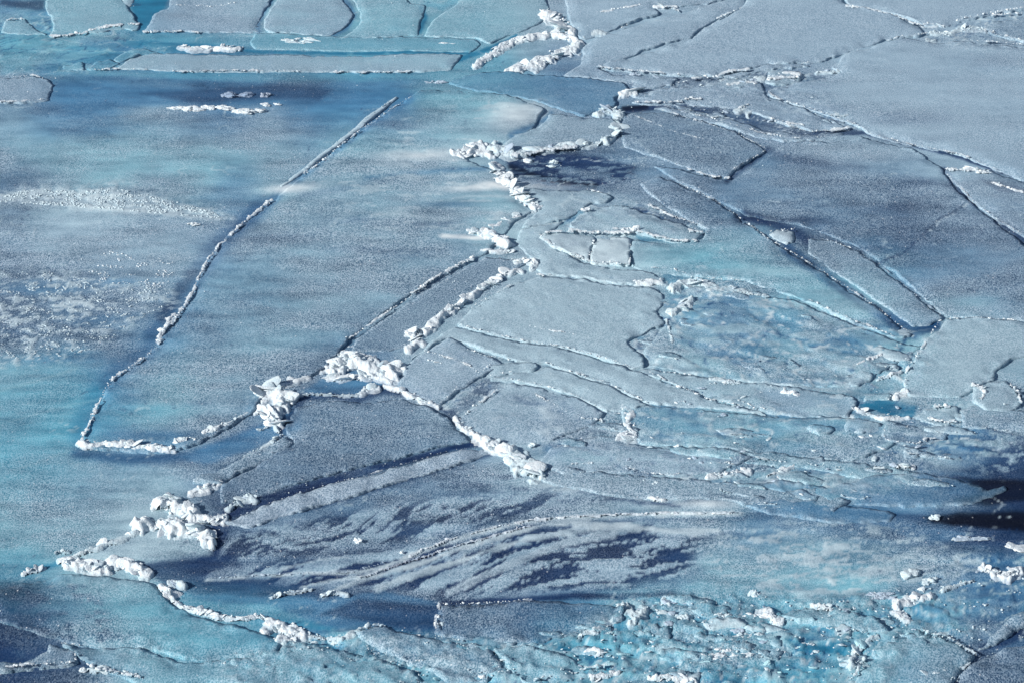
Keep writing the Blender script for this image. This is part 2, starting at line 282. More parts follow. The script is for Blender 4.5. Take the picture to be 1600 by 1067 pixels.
def regmask(poly, uu, vv, soft=26):
    d = dseg(uu, vv, poly, True); d = np.where(inside(uu, vv, poly), -d, d); return sstep(soft * .5, -soft * .5, d)
# pale raised bands sweeping across the combed frost
ARCS = [([(560, 905), (640, 868), (700, 847), (760, 829), (820, 816), (900, 808), (1000, 804), (1160, 802)], 3.0, .85),
        ([(505, 930), (560, 908), (640, 884), (720, 858), (800, 834), (850, 820), (920, 812)], 3.6, .75),
        ([(590, 918), (680, 888), (760, 862), (830, 842), (900, 830), (1000, 828)], 4.5, .6),
        ([(320, 906), (400, 900), (480, 896), (560, 894), (620, 878)], 1.8, .7), ([(470, 918), (520, 906), (570, 902)], 1.6, .7), ([(440, 888), (500, 874), (545, 870)], 1.8, .5),
        ([(700, 925), (800, 880), (880, 850), (960, 836)], 5, .45), ([(900, 822), (980, 822), (1050, 832), (1110, 830), (1120, 828)], 5, .7)]
BRASH = [(np.array([(960, 945), (1080, 925), (1250, 940), (1400, 925), (1480, 950), (1500, 1000), (1420, 1010), (1360, 1090), (300, 1090), (440, 1005), (560, 985), (700, 1000), (850, 1010)], float), 40)]
def surface(x, y, zz=0.0):
    """ice colour (linear), grain and height at places on the sea"""
    u, v = plan(x, y, zz)
    v = np.where(y < 1, 1300, v); u = np.clip(u, -400, 2000); v = np.clip(v, -250, 1300)
    wu = u + 34 * fbm(u / 110, v / 45, 3, 1) + 4 * fbm(u / 14, v / 8, 2, 2)
    wv = v + 14 * fbm(u / 140, v / 40, 3, 3) + 2.5 * fbm(u / 14, v / 8, 2, 4)
    gx = np.clip(wu / 50 - .5, 0, NC - 1); gy = np.clip(wv / (1067 / NR) - .5, 0, NR - 1)
    ix = gx.astype(int); iy = gy.astype(int); fx = gx - ix; fy = gy - iy
    def bw(t): return [(1 - t) ** 3 / 6, (3 * t ** 3 - 6 * t ** 2 + 4) / 6, (-3 * t ** 3 + 3 * t ** 2 + 3 * t + 1) / 6, t ** 3 / 6]
    bx, by = bw(fx), bw(fy); c = np.zeros((len(u), 4))
    for a_ in range(4):
        yy = np.clip(iy + a_ - 1, 0, NR - 1)
        for b_ in range(4): c += TAB[yy, np.clip(ix + b_ - 1, 0, NC - 1)] * (by[a_] * bx[b_])[:, None]
    h = np.zeros(len(u))
    pu = u + 3.0 * fbm(u / 22, v / 14, 3, 21); pv = v + 2.0 * fbm(u / 22, v / 14, 3, 23)
    for kind, pts, k, wd, soft, a, hh in PATCH:
        if kind == 'e':
            cx, cy, rx, ry, rot = pts
            m = (np.abs(u - cx) < rx * 2.2) & (np.abs(v - cy) < ry * 2.2 + abs(rot) * rx * 2 + 8)
            if not m.any(): continue
            du = wu[m] - cx; dv = wv[m] - cy
            if kind == 'e' and rx < 55: du = pu[m] - cx; dv = pv[m] - cy
            a1 = (du * math.cos(rot) + dv * math.sin(rot)) / rx; a2 = (-du * math.sin(rot) + dv * math.cos(rot)) / ry
            f = np.exp(-1.1 * (a1 * a1 + a2 * a2)) * a
        else:
            lo = pts.min(0) - wd - soft - 8; hi = pts.max(0) + wd + soft + 8
            m = (u > lo[0]) & (u < hi[0]) & (v > lo[1]) & (v < hi[1])
            if not m.any(): continue
            uu, vv = pu[m], pv[m]
            d = dseg(uu, vv, pts, kind == 'p')
            if kind == 'p':
                d = np.where(inside(uu, vv, pts), -d, d)
                f = sstep(soft * .5, -soft * .5, d) * a
            else:
                f = sstep(wd + soft * .6, max(wd - soft * .6, 0), d) * a
        c[m] += (letter(k) - c[m]) * f[:, None]
        h[m] += hh * f
    # combed frost
    for poly, lo_, hi_, thr, kd, kl, soft in ((STRIPE_A, 'D', 'G', .035, 0, 0, 20), (STRIPE_B, 'D', 'G', -.04, 0, 0, 16), (STRIPE_C, 'B', 'S', .07, 0, 0, 26)):
        b0 = poly.min(0) - 20; b1 = poly.max(0) + 20
        m = (u > b0[0]) & (u < b1[0]) & (v > b0[1]) & (v < b1[1])
        if not m.any(): continue
        uu, vv = pu[m], pv[m]
        d = dseg(uu, vv, poly, True); d = np.where(inside(uu, vv, poly), -d, d)
        f = sstep(2, -soft * (1 + 2.2 * sstep(950, 1150, uu)), d + 14 * fbm(uu / 40, vv / 20, 3, 77) * sstep(900, 1100, uu))
        s = stripes(uu, vv); mixs = sstep(thr - .035, thr + .035, s)[:, None]
        tgt = letter(lo_) * (1 - mixs) + letter(hi_) * mixs
        if poly is STRIPE_C: f = f * (.2 + .7 * mixs[:, 0])
        c[m] += (tgt - c[m]) * f[:, None] * (.95 if poly is STRIPE_A else .8 if poly is STRIPE_B else 1)
        h[m] += f * mixs[:, 0] * .013
    for pts, wd, a in ARCS:
        pts = np.array(pts, float); b0 = pts.min(0) - 20; b1 = pts.max(0) + 20
        m = (u > b0[0]) & (u < b1[0]) & (v > b0[1]) & (v < b1[1])
        if not m.any(): continue
        d = dseg(pu[m], pv[m], pts, False); wv_ = wd * np.clip(1 + 1.2 * fbm(u[m] / 40, v[m] / 30, 3, 191), .2, 2)
        f = sstep(wv_ + 1.6, np.maximum(wv_ - 1.6, 0), d) * a; c[m] += (letter('S') - c[m]) * f[:, None]; h[m] += .012 * f
        f = sstep(5, 0, np.abs(d - wd - 5)) * (pv[m] > np.interp(pu[m], pts[:, 0], pts[:, 1])) * .5 * a; c[m] += (letter('D') - c[m]) * f[:, None]
    for poly, sx, sy, lean, tones, lk, a, step in FRACT:
        poly = np.array(poly, float); b0 = poly.min(0) - 30; b1 = poly.max(0) + 30
        m = (u > b0[0]) & (u < b1[0]) & (v > b0[1]) & (v < b1[1])
        if not m.any(): continue
        uu = pu[m] + 9 * fbm(u[m] / 40, v[m] / 22, 3, 151); vv = pv[m] + 4 * fbm(u[m] / 40, v[m] / 22, 3, 153); f = regmask(poly, wu[m], wv[m])
        for q, (kx, ky) in enumerate(((1, 1), (.42, .45))):
            f1, f2, cid = worley(uu / (sx * kx), (vv - lean * uu) / (sy * ky), 3 + q)
            on = ((cid * 7919) % 97) / 97.
            tn = np.array([letter(ch) for ch in tones])[cid % len(tones)]
            w_ = f * a * (1 if q == 0 else .8) * (on > (.15 if q == 0 else .45))
            ramp = .35 + .9 * (f2 - f1)
            c[m] += (tn - c[m]) * (w_ * np.clip(ramp, 0, 1))[:, None]
            line = sstep(.12, .04, f2 - f1) * sstep(-.05, .15, fbm(uu / 50, vv / 20, 3, 161 + q)) * f * (on > .3)
            c[m] += (letter(lk) - c[m]) * (line * .95)[:, None]
            crk = sstep(.06, .01, f2 - f1) * sstep(.0, .15, fbm(uu / 60, vv / 25, 2, 171 + q)) * f
            c[m] += (letter('N') - c[m]) * (crk * .8)[:, None]
            h[m] += f * step * (1 if q == 0 else .5) * (((cid * 31) % 61) / 61. - .3) * sstep(0, .10, f2 - f1) + .012 * line
    for poly, kd, sx, sy, thr, a, hh in MOTTLE:
        poly = np.array(poly, float); b0 = poly.min(0) - 30; b1 = poly.max(0) + 30
        m = (u > b0[0]) & (u < b1[0]) & (v > b0[1]) & (v < b1[1])
        if not m.any(): continue
        n = fbm(pu[m] / sx, pv[m] / sy, 5, 181, .65) + .35 * fbm(pu[m] / sx / 4, pv[m] / sy / 4, 2, 187)
        f = regmask(poly, wu[m], wv[m], 40); t_ = sstep(thr, thr + .13, n) * f * a
        c[m] += (letter(kd) - c[m]) * t_[:, None]; h[m] += hh * sstep(thr, thr + .3, n) * f
    for poly, soft in BRASH:
        b0 = poly.min(0) - soft; b1 = poly.max(0) + soft
        m = (u > b0[0]) & (u < b1[0]) & (v > b0[1]) & (v < b1[1])
        if not m.any(): continue
        uu, vv = wu[m], wv[m]; d = dseg(uu, vv, poly, True); d = np.where(inside(uu, vv, poly), -d, d)
        f = sstep(soft * .5, -soft * .5, d)
        n = .75 * fbm(uu / 60, vv / 17, 5, 71, .6) + .35 * (1 - 2 * np.abs(fbm(uu / 28, vv / 9, 4, 73, .6)) - .55)
        f = f * .6; up = sstep(.02, .12, n) * f; dn = sstep(-.02, -.22, n) * f; tp = sstep(.22, .36, n) * f
        c[m] += (letter('t') - c[m]) * (up * .65)[:, None]; c[m] += (letter('U') - c[m]) * (dn * .35)[:, None]
        c[m] += (letter('S') - c[m]) * (tp * .6)[:, None]
        h[m] += .05 * up + .04 * tp - .02 * dn
    # unevenness of the frost cover: wind streaks
    st = fbm(u / 130, v / 16, 4, 31, .55); st2 = fbm(u / 26, v / 7, 3, 37)
    vn = fbm(u / 190 + .3 * v / 60, v / 52, 3, 121, .55); vm = sstep(.02, .2, fbm(u / 150, v / 80, 2, 127))
    vein = np.clip(1 - np.abs(vn) / .012, 0, 1) * vm * .5
    vn2 = fbm(u / 120 - .5 * v / 60, v / 40, 3, 131, .5); vein2 = np.clip(1 - np.abs(vn2) / .010, 0, 1) * sstep(.05, .2, fbm(u / 130, v / 60, 2, 137)) * .55
    c += (letter('S') - c) * vein[:, None]; c += (letter('D') - c) * vein2[:, None]; h += .01 * vein - .006 * vein2
    k = np.clip(1 + .62 * st + .2 * st2, .3, 2)
    c[:, 3] *= np.clip(1 + 1.3 * fbm(u / 180, v / 45, 3, 141), .5, 1.5); c[:, 3] = np.clip(c[:, 3], 0, 1)
    c[:, :3] = .40 * (np.clip(c[:, :3], 1e-4, 1) / .40) ** np.where(c[:, :3] < .40, 1.2, 1.0)
    c[:, :3] *= k[:, None] ** np.array([1.3, 1.1, .9])
    h += .02 * fbm(x / 2.2, y / 3.0, 3, 41) + .006 * fbm(x / .5, y / .5, 3, 43)
    return c, h, u, v

# ------------------------------------------------------------------ materials
def nodes(name):
    m = bpy.data.materials.new(name); m.use_nodes = True
    t = m.node_tree; return m, t, t.nodes['Principled BSDF'], t.nodes.new, t.links.new
def ice_material():
    m, t, bs, N, Lk = nodes('frosted_sea_ice')
    at = N('ShaderNodeAttribute'); at.attribute_name = 'ice'
    ag = N('ShaderNodeAttribute'); ag.attribute_name = 'grain'
    geo = N('ShaderNodeNewGeometry')
    mp = N('ShaderNodeMapping'); mp.inputs['Scale'].default_value = (1, .52, 1.0); Lk(geo.outputs['Position'], mp.inputs[0])
    n1 = N('ShaderNodeTexNoise'); n1.inputs['Scale'].default_value = 44; n1.inputs['Detail'].default_value = 4; n1.inputs['Roughness'].default_value = .8
    Lk(mp.outputs[0], n1.inputs['Vector'])
    r1 = N('ShaderNodeMapRange'); r1.inputs['From Min'].default_value = .42; r1.inputs['From Max'].default_value = .58; r1.interpolation_type = 'SMOOTHSTEP'
    Lk(n1.outputs[0], r1.inputs['Value'])
    # dark and light ends of the grain
    def mul(a, b):
        x = N('ShaderNodeMath'); x.operation = 'MULTIPLY'
        for i, q in enumerate((a, b)):
            if isinstance(q, float): x.inputs[i].default_value = q
            else: Lk(q, x.inputs[i])
        return x.outputs[0]
    dk = N('ShaderNodeMix'); dk.data_type = 'RGBA'; dk.blend_type = 'MULTIPLY'; dk.inputs['B'].default_value = (.20, .32, .43, 1)
    Lk(mul(ag.outputs['Fac'], .95), dk.inputs['Factor']); Lk(at.outputs['Color'], dk.inputs['A'])
    lt = N('ShaderNodeMix'); lt.data_type = 'RGBA'; lt.inputs['B'].default_value = (.62, .735, .81, 1)
    bw = N('ShaderNodeRGBToBW'); Lk(at.outputs['Color'], bw.inputs[0])
    lr = N('ShaderNodeMapRange'); lr.inputs['From Min'].default_value = 0; lr.inputs['From Max'].default_value = .38; lr.inputs['To Min'].default_value = .015; lr.inputs['To Max'].default_value = .8
    Lk(bw.outputs[0], lr.inputs['Value'])
    Lk(mul(ag.outputs['Fac'], lr.outputs[0]), lt.inputs['Factor']); Lk(at.outputs['Color'], lt.inputs['A'])
    mx = N('ShaderNodeMix'); mx.data_type = 'RGBA'
    Lk(r1.outputs[0], mx.inputs['Factor']); Lk(dk.outputs['Result'], mx.inputs['A']); Lk(lt.outputs['Result'], mx.inputs['B'])
    # frost flowers standing apart on the darker ice
    vf = N('ShaderNodeTexVoronoi'); vf.inputs['Scale'].default_value = 30; Lk(mp.outputs[0], vf.inputs['Vector'])
    rf = N('ShaderNodeMapRange'); rf.inputs['From Min'].default_value = .42; rf.inputs['From Max'].default_value = .22; Lk(vf.outputs['Distance'], rf.inputs['Value'])
    sf = N('ShaderNodeSeparateColor'); Lk(vf.outputs['Color'], sf.inputs[0])
    gf = N('ShaderNodeMapRange'); gf.inputs['From Min'].default_value = .45; gf.inputs['From Max'].default_value = 1.0; gf.inputs['To Max'].default_value = .8; Lk(sf.outputs[1], gf.inputs['Value'])
    mf = N('ShaderNodeMix'); mf.data_type = 'RGBA'; mf.inputs['B'].default_value = (.56, .66, .77, 1)
    gp = N('ShaderNodeMath'); gp.operation = 'POWER'; gp.inputs[1].default_value = 1.6; Lk(ag.outputs['Fac'], gp.inputs[0])
    l2 = N('ShaderNodeMapRange'); l2.inputs['From Max'].default_value = .16; l2.inputs['To Min'].default_value = .12; Lk(bw.outputs[0], l2.inputs['Value'])
    Lk(mul(mul(mul(rf.outputs[0], gf.outputs[0]), gp.outputs[0]), l2.outputs[0]), mf.inputs['Factor']); Lk(mx.outputs['Result'], mf.inputs['A']); mx = mf
    # single bright crystals
    vo = N('ShaderNodeTexVoronoi'); vo.inputs['Scale'].default_value = 12; Lk(mp.outputs[0], vo.inputs['Vector'])
    r2 = N('ShaderNodeMapRange'); r2.inputs['From Min'].default_value = .17; r2.inputs['From Max'].default_value = .10
    Lk(vo.outputs['Distance'], r2.inputs['Value'])
    sp = N('ShaderNodeSeparateColor'); Lk(vo.outputs['Color'], sp.inputs[0])
    gt = N('ShaderNodeMath'); gt.operation = 'GREATER_THAN'; gt.inputs[1].default_value = .80; Lk(sp.outputs[0], gt.inputs[0])
    m2 = N('ShaderNodeMix'); m2.data_type = 'RGBA'; m2.inputs['B'].default_value = (.82, .85, .88, 1)
    Lk(mul(mul(r2.outputs[0], gt.outputs[0]), mul(ag.outputs['Fac'], .8)), m2.inputs['Factor']); Lk(mx.outputs['Result'], m2.inputs['A'])
    Lk(m2.outputs['Result'], bs.inputs['Base Color'])
    bp = N('ShaderNodeBump'); bp.inputs['Distance'].default_value = .02
    Lk(n1.outputs[0], bp.inputs['Height']); Lk(mul(ag.outputs['Fac'], .9), bp.inputs['Strength']); Lk(bp.outputs[0], bs.inputs['Normal'])
    rr = N('ShaderNodeMapRange'); rr.inputs['To Min'].default_value = .38; rr.inputs['To Max'].default_value = .9; rr.inputs['From Max'].default_value = .6
    Lk(ag.outputs['Fac'], rr.inputs['Value']); Lk(rr.outputs[0], bs.inputs['Roughness'])
    bs.inputs['Specular IOR Level'].default_value = .12
    return m
def snow_material():
    m, t, bs, N, Lk = nodes('packed_snow')
    at = N('ShaderNodeAttribute'); at.attribute_name = 'ice'
    geo = N('ShaderNodeNewGeometry')
    n = N('ShaderNodeTexNoise'); n.inputs['Scale'].default_value = 14; n.inputs['Detail'].default_value = 5; n.inputs['Roughness'].default_value = .65; Lk(geo.outputs['Position'], n.inputs['Vector'])
    r = N('ShaderNodeMapRange'); r.inputs['From Min'].default_value = .3; r.inputs['From Max'].default_value = .6; Lk(n.outputs[0], r.inputs['Value'])
    mx = N('ShaderNodeMix'); mx.data_type = 'RGBA'; mx.blend_type = 'MULTIPLY'; mx.inputs['B'].default_value = (.70, .82, .90, 1)
    inv = N('ShaderNodeMath'); inv.operation = 'SUBTRACT'; inv.inputs[0].default_value = .75; Lk(r.outputs[0], inv.inputs[1]); inv.use_clamp = True
    Lk(inv.outputs[0], mx.inputs['Factor']); Lk(at.outputs['Color'], mx.inputs['A']); Lk(mx.outputs['Result'], bs.inputs['Base Color'])
    bp = N('ShaderNodeBump'); bp.inputs['Distance'].default_value = .03; bp.inputs['Strength'].default_value = .6
    n2 = N('ShaderNodeTexNoise'); n2.inputs['Scale'].default_value = 32; n2.inputs['Detail'].default_value = 4; Lk(geo.outputs['Position'], n2.inputs['Vector'])
    Lk(n2.outputs[0], bp.inputs['Height']); Lk(bp.outputs[0], bs.inputs['Normal'])
    bs.inputs['Roughness'].default_value = .9; bs.inputs['Specular IOR Level'].default_value = .2
    return m
ICE, SNOW = ice_material(), snow_material()

# ------------------------------------------------------------------ mesh helpers
def mesh_obj(name, V, Fc, mat, col=None, grain=None, parent=None, smooth=True, loc=(0, 0, 0)):
    me = bpy.data.meshes.new(name)
    V = np.asarray(V, np.float32) - np.array(loc, np.float32); 
    if isinstance(Fc, np.ndarray):
        n, k = Fc.shape
        me.vertices.add(len(V)); me.vertices.foreach_set('co', V.ravel())
        me.loops.add(n * k); me.loops.foreach_set('vertex_index', Fc.ravel().astype(np.int32))
        me.polygons.add(n); me.polygons.foreach_set('loop_start', np.arange(0, n * k, k, dtype=np.int32))
        me.update(calc_edges=True)
    else:
        me.from_pydata(V.tolist(), [], Fc)
    me.validate()
    if smooth: me.polygons.foreach_set('use_smooth', [True] * len(me.polygons))
    if col is not None:
        a = me.attributes.new('ice', 'FLOAT_COLOR', 'POINT')
        a.data.foreach_set('color', np.concatenate([col[:, :3] / GAIN, np.ones((len(col), 1))], 1).astype(np.float32).ravel())
    if grain is not None:
        a = me.attributes.new('grain', 'FLOAT', 'POINT'); a.data.foreach_set('value', np.asarray(grain, np.float32))
    me.materials.append(mat)
    o = bpy.data.objects.new(name, me); COL.objects.link(o)
    if parent is not None: o.parent = parent
    else: o.location = loc
    return o
def tag(o, label=None, cat=None, group=None, kind=None):
    for k, q in (('label', label), ('category', cat), ('group', group), ('kind', kind)):
        if q: o[k] = q
    return o
def empty(name, loc):
    o = bpy.data.objects.new(name, None); COL.objects.link(o); o.location = loc; o.empty_display_size = .2; return o

# unit spheres for lumps
SPH = {}
for s_ in (2, 3, 4):
    b_ = bmesh.new(); bmesh.ops.create_icosphere(b_, subdivisions=s_, radius=1)
    b_.verts.ensure_lookup_table()
    SPH[s_] = (np.array([q.co[:] for q in b_.verts]), np.array([[q.index for q in f.verts] for f in b_.faces])); b_.free()
def lump(rs, x, y, z, r, sub=3, flat=.7, facet=8, ang=None, tilt=.25, aspect=1.5, rough=.10):
    """one broken block or snow lump: a rounded convex many-faced stone of ice"""
    D, Fc = SPH[sub]
    nk = rs.randint(9, 16)
    n = rs.randn(nk, 3); n /= np.linalg.norm(n, axis=1)[:, None]; d = rs.uniform(.62, 1.0, nk)
    q = np.clip(D @ n.T, 0, None) / d
    R = (np.sum(q ** facet, 1) + .5) ** (-1 / facet)
    for _ in range(4):
        k = rs.randn(3) * 3.2; R = R * (1 + rough * .5 * np.sin(D @ k + rs.uniform(0, 6)))
    for _ in range(3):
        k = rs.randn(3) * 8; R = R * (1 + rough * .28 * np.sin(D @ k + rs.uniform(0, 6)))
    V = D * R[:, None] * np.array([rs.uniform(1, aspect), rs.uniform(.75, 1.05), flat * rs.uniform(.8, 1.2)]) * r
    a = rs.uniform(0, 6.28) if ang is None else ang + rs.uniform(-.4, .4); tx, ty = rs.uniform(-tilt, tilt, 2)
    ca, sa = math.cos(a), math.sin(a)
    Rz = np.array([[ca, -sa, 0], [sa, ca, 0], [0, 0, 1]])
    Rx = np.array([[1, 0, 0], [0, math.cos(tx), -math.sin(tx)], [0, math.sin(tx), math.cos(tx)]])
    Ry = np.array([[math.cos(ty), 0, math.sin(ty)], [0, 1, 0], [-math.sin(ty), 0, math.cos(ty)]])
    V = V @ (Rz @ Rx @ Ry).T
    return V + np.array([x, y, z]), Fc
def join(parts):
    V, Fc, n = [], [], 0
    for a, b in parts: V.append(a); Fc.append(b + n); n += len(a)
    return np.concatenate(V), np.concatenate(Fc)
def tint(n, base, rs, var=.05):
    c = np.array(lin(base)) * (1 + rs.uniform(-var, var)); return np.tile(c, (n, 1))
WHITE = (217, 225, 233); PALE = (196, 211, 221); CYAN = (170, 208, 220); GREYICE = (172, 188, 206)

def polyline(pts, n, rs):
    pts = np.array(pts, float); L = np.r_[0, np.cumsum(np.linalg.norm(np.diff(pts, axis=0), axis=1))]
    t = rs.uniform(0, L[-1], n); return np.stack([np.interp(t, L, pts[:, 0]), np.interp(t, L, pts[:, 1])], 1), t / L[-1]

# ------------------------------------------------------------------ the sea ice sheet (structure)
xs = np.r_[-400, -200, -100, -50, -30, -22, np.arange(-17, 17, .042), 22, 30, 50, 100, 200, 400]
ys = np.r_[-300, -100, 0, 15, 22, 27, np.arange(29.5, 70, .072), 74, 80, 90, 110, 150, 250, 500]
X, Y = np.meshgrid(xs, ys); xf, yf = X.ravel(), Y.ravel()
c_, h_, u_, v_ = surface(xf, yf)
nx, ny = len(xs), len(ys)
I = np.arange(nx * ny).reshape(ny, nx)
Q = np.stack([I[:-1, :-1].ravel(), I[:-1, 1:].ravel(), I[1:, 1:].ravel(), I[1:, :-1].ravel()], 1)
gn = c_[:, 3]
h_ = h_ + .006 * gn * perlin(xf * 13, yf * 7, 51)
sheet = mesh_obj('sea_ice', np.stack([xf, yf, h_], 1), Q, ICE, c_, gn); tag(sheet, kind='structure')

def floor_z(x, y): return surface(np.atleast_1d(x), np.atleast_1d(y))[1]

# ------------------------------------------------------------------ floes
def jag(pts, step=3.0, amp=2.2, seed=0):
    pts = np.array(pts, float); out = []
    n = len(pts)
    for i in range(n):
        a, b = pts[i], pts[(i + 1) % n]; L = np.linalg.norm(b - a); k = max(1, int(L / step))
        for j in range(k): out.append(a + (b - a) * j / k)
    o = np.array(out)
    # round the drawn corners a little, then break the edge up
    o = (np.roll(o, 1, 0) + 2 * o + np.roll(o, -1, 0)) / 4
    dx = 1.35 * amp * (fbm(o[:, 0] / 17, o[:, 1] / 11, 4, 60 + seed, .65)) * 1.6
    dy = 1.35 * amp * (fbm(o[:, 0] / 17, o[:, 1] / 11, 4, 80 + seed, .65)) * 1.1
    return o + np.stack([dx, dy], 1)
NFLOE = [0]
def bank(pts, wid, height, z0, name, parent, loc, seed, col, thin=False, sdj=None):
    """crumbled snow along a line: a lumpy heap that thins out into the ice around it"""
    lo = pts.min(0) - wid * 1.6 - 4; hi = pts.max(0) + wid * 1.6 + 4
    x0, y1 = ground(lo[0], hi[1]); x1, y0 = ground(hi[0], lo[1])
    xa = ground(lo[0], lo[1])[0]; xb = ground(hi[0], hi[1])[0]
    xs_ = np.arange(min(x0, xa), max(x1, xb), .02 if thin else .022); ys_ = np.arange(min(y0, y1), max(y0, y1), .035)
    if len(xs_) < 4 or len(ys_) < 4: return None
    X_, Y_ = np.meshgrid(xs_, ys_); sh = X_.shape; x, y = X_.ravel(), Y_.ravel()
    u, v = plan(x, y, z0)
    near = (u > lo[0] - 9) & (u < hi[0] + 9)
    ju = u.copy(); jv = v.copy()
    if sdj is not None:
        ju = u - 2.97 * fbm(u / 17, v / 11, 4, 60 + sdj, .65) * 1.6; jv = v - 2.97 * fbm(u / 17, v / 11, 4, 80 + sdj, .65) * 1.1
    else:
        ju = u + wid * .5 * fbm(u / 24, v / 14, 3, seed); jv = v + wid * .4 * fbm(u / 24, v / 14, 3, seed + 5)
    p2 = pts * np.array([1, 1.25]); d = dseg(ju, jv * 1.25, p2, False) if len(pts) > 1 else np.hypot(ju - pts[0, 0], (jv - pts[0, 1]) * 1.25)
    ww = wid * np.clip((.6 if thin else .75) + (1.5 if thin else 1.1) * fbm(u / (14 if thin else 26), v / (9 if thin else 16), 3, seed + 9, .6), .1, 1.6)
    m = d < ww * (1.25 if thin else 1.6) + 1
    if m.sum() < 12: return None
    H_ = np.full(len(x), -1.)
    xm, ym = x[m] + .03 * perlin(x[m] * 9, y[m] * 9, seed), y[m] + .03 * perlin(x[m] * 9, y[m] * 9, seed + 2)
    cs = .05 if thin else float(np.clip(height * .6, .045, .085))
    def dome(k, q, st=1.0): return 1 - 1.55 * worley(xm / (cs * k) * st, ym / (cs * k), seed + q)[0] ** 2
    bump = .56 * dome(1, 0, .7) + .30 * dome(.5, 1) + .16 * dome(.26, 2)
    env = 1 - (d[m] / ww[m]) ** 2
    low = np.clip(.6 + 1.3 * fbm(u[m] / 30, v[m] / 14, 3, seed + 20), .15, 1.3)
    fine = fbm(xm / .05, ym / .07, 3, seed + 40, .7); gate = 1 if (not thin or wid > 3) else sstep(-.16, .02, fbm(u[m] / 38, v[m] / 20, 3, seed + 60))
    bump = bump + .55 * fine
    H_[m] = height * .68 * low * np.clip(env, -1, 1) + np.clip(env + .3, 0, 1) * bump * cs * .46 - (.28 if not thin else .24) * cs - (1 - gate) * .05
    base, hb, _, _ = surface(x[m], y[m], z0)
    z = np.zeros(len(x)); z[m] = hb * .8 + z0 + np.maximum(H_[m], -.03)
    C = np.zeros((len(x), 4)); wt = lin(col) * .985
    sk = (0 if thin else .7) * sstep(-1.1, .1, env + .9 * fbm(u[m] / 30, v[m] / 9, 3, seed + 50))
    H_[m] = np.where((sk > .04) & (H_[m] < -.006), -.006, H_[m])
    k = sstep(-.008, .016 if thin else .03, H_[m]); k = np.maximum(k, sk * .8)[:, None]; C[m] = base; C[m, :3] = base[:, :3] * (1 - k) + wt * k
    ok = (H_ > -.012).reshape(sh); I_ = np.arange(len(x)).reshape(sh)
    f = ok[:-1, :-1] & ok[1:, :-1] & ok[:-1, 1:] & ok[1:, 1:]
    if f.sum() < 4: return None
    Q_ = np.stack([I_[:-1, :-1][f], I_[:-1, 1:][f], I_[1:, 1:][f], I_[1:, :-1][f]], 1)
    us, inv = np.unique(Q_, return_inverse=True); Q_ = inv.reshape(Q_.shape)
    V_ = np.stack([x, y, z], 1)[us]; C_ = C[us]
    lab = np.arange(len(us))                                  # every unbroken stretch becomes a piece of its own
    while True:
        mn = lab[Q_].min(1); new = lab.copy()
        for q in range(4): np.minimum.at(new, Q_[:, q], mn)
        new = new[new]
        if (new == lab).all(): break
        lab = new
    fl = lab[Q_[:, 0]]; ids, cn = np.unique(fl, return_counts=True)
    for k_, n_ in zip(ids, cn):
        if n_ < max(14, .004 * len(Q_)): continue
        q = Q_[fl == k_]; us2, iv = np.unique(q, return_inverse=True)
        mesh_obj(name, V_[us2], iv.reshape(q.shape), SNOW, C_[us2], None, parent, loc=loc)
def tube(rs, rp, sz, z, sd_):
    """the unbroken low snow lip under a rim"""
    rp = np.array(rp, float); L = np.r_[0, np.cumsum(np.linalg.norm(np.diff(rp, axis=0), axis=1))]
    n = max(4, int(L[-1] / 1.6)); t = np.linspace(0, L[-1], n)
    u = np.interp(t, L, rp[:, 0]); v = np.interp(t, L, rp[:, 1])
    u = u + 1.6 * fbm(u / 13, v / 9, 3, 60 + sd_, .65) * 1.6; v = v + 1.6 * fbm(u / 13, v / 9, 3, 80 + sd_, .65)
    x, y = ground(u, v, z); zz = floor_z(x, y) * .8 + z; s = mpp(u, v)
    tx = np.gradient(x); ty = np.gradient(y); q = np.hypot(tx, ty) + 1e-9; nx_, ny_ = -ty / q, tx / q
    w = sz * s * np.clip(.42 + .9 * fbm(t / 9, t * 0, 3, rs.randint(99), .7), .05, 1.3) * np.clip(np.minimum(t, L[-1] - t) / 6 + .1, 0, 1)
    V = []
    for a, b in ((-1.15, -.5), (-.8, .35), (-.25, .8), (.3, .75), (.85, .3), (1.15, -.5)):
        j = rs.uniform(.75, 1.25, n)
        V.append(np.stack([x + nx_ * w * a * j, y + ny_ * w * a * j, zz + w * b * j * .8], 1))
    V = np.stack(V, 1).reshape(-1, 3); Fq = []
    for i in range(n - 1):
        for k in range(5):
            a = i * 6 + k; Fq += [[a, a + 6, a + 7], [a, a + 7, a + 1]]
    return V, np.array(Fq)
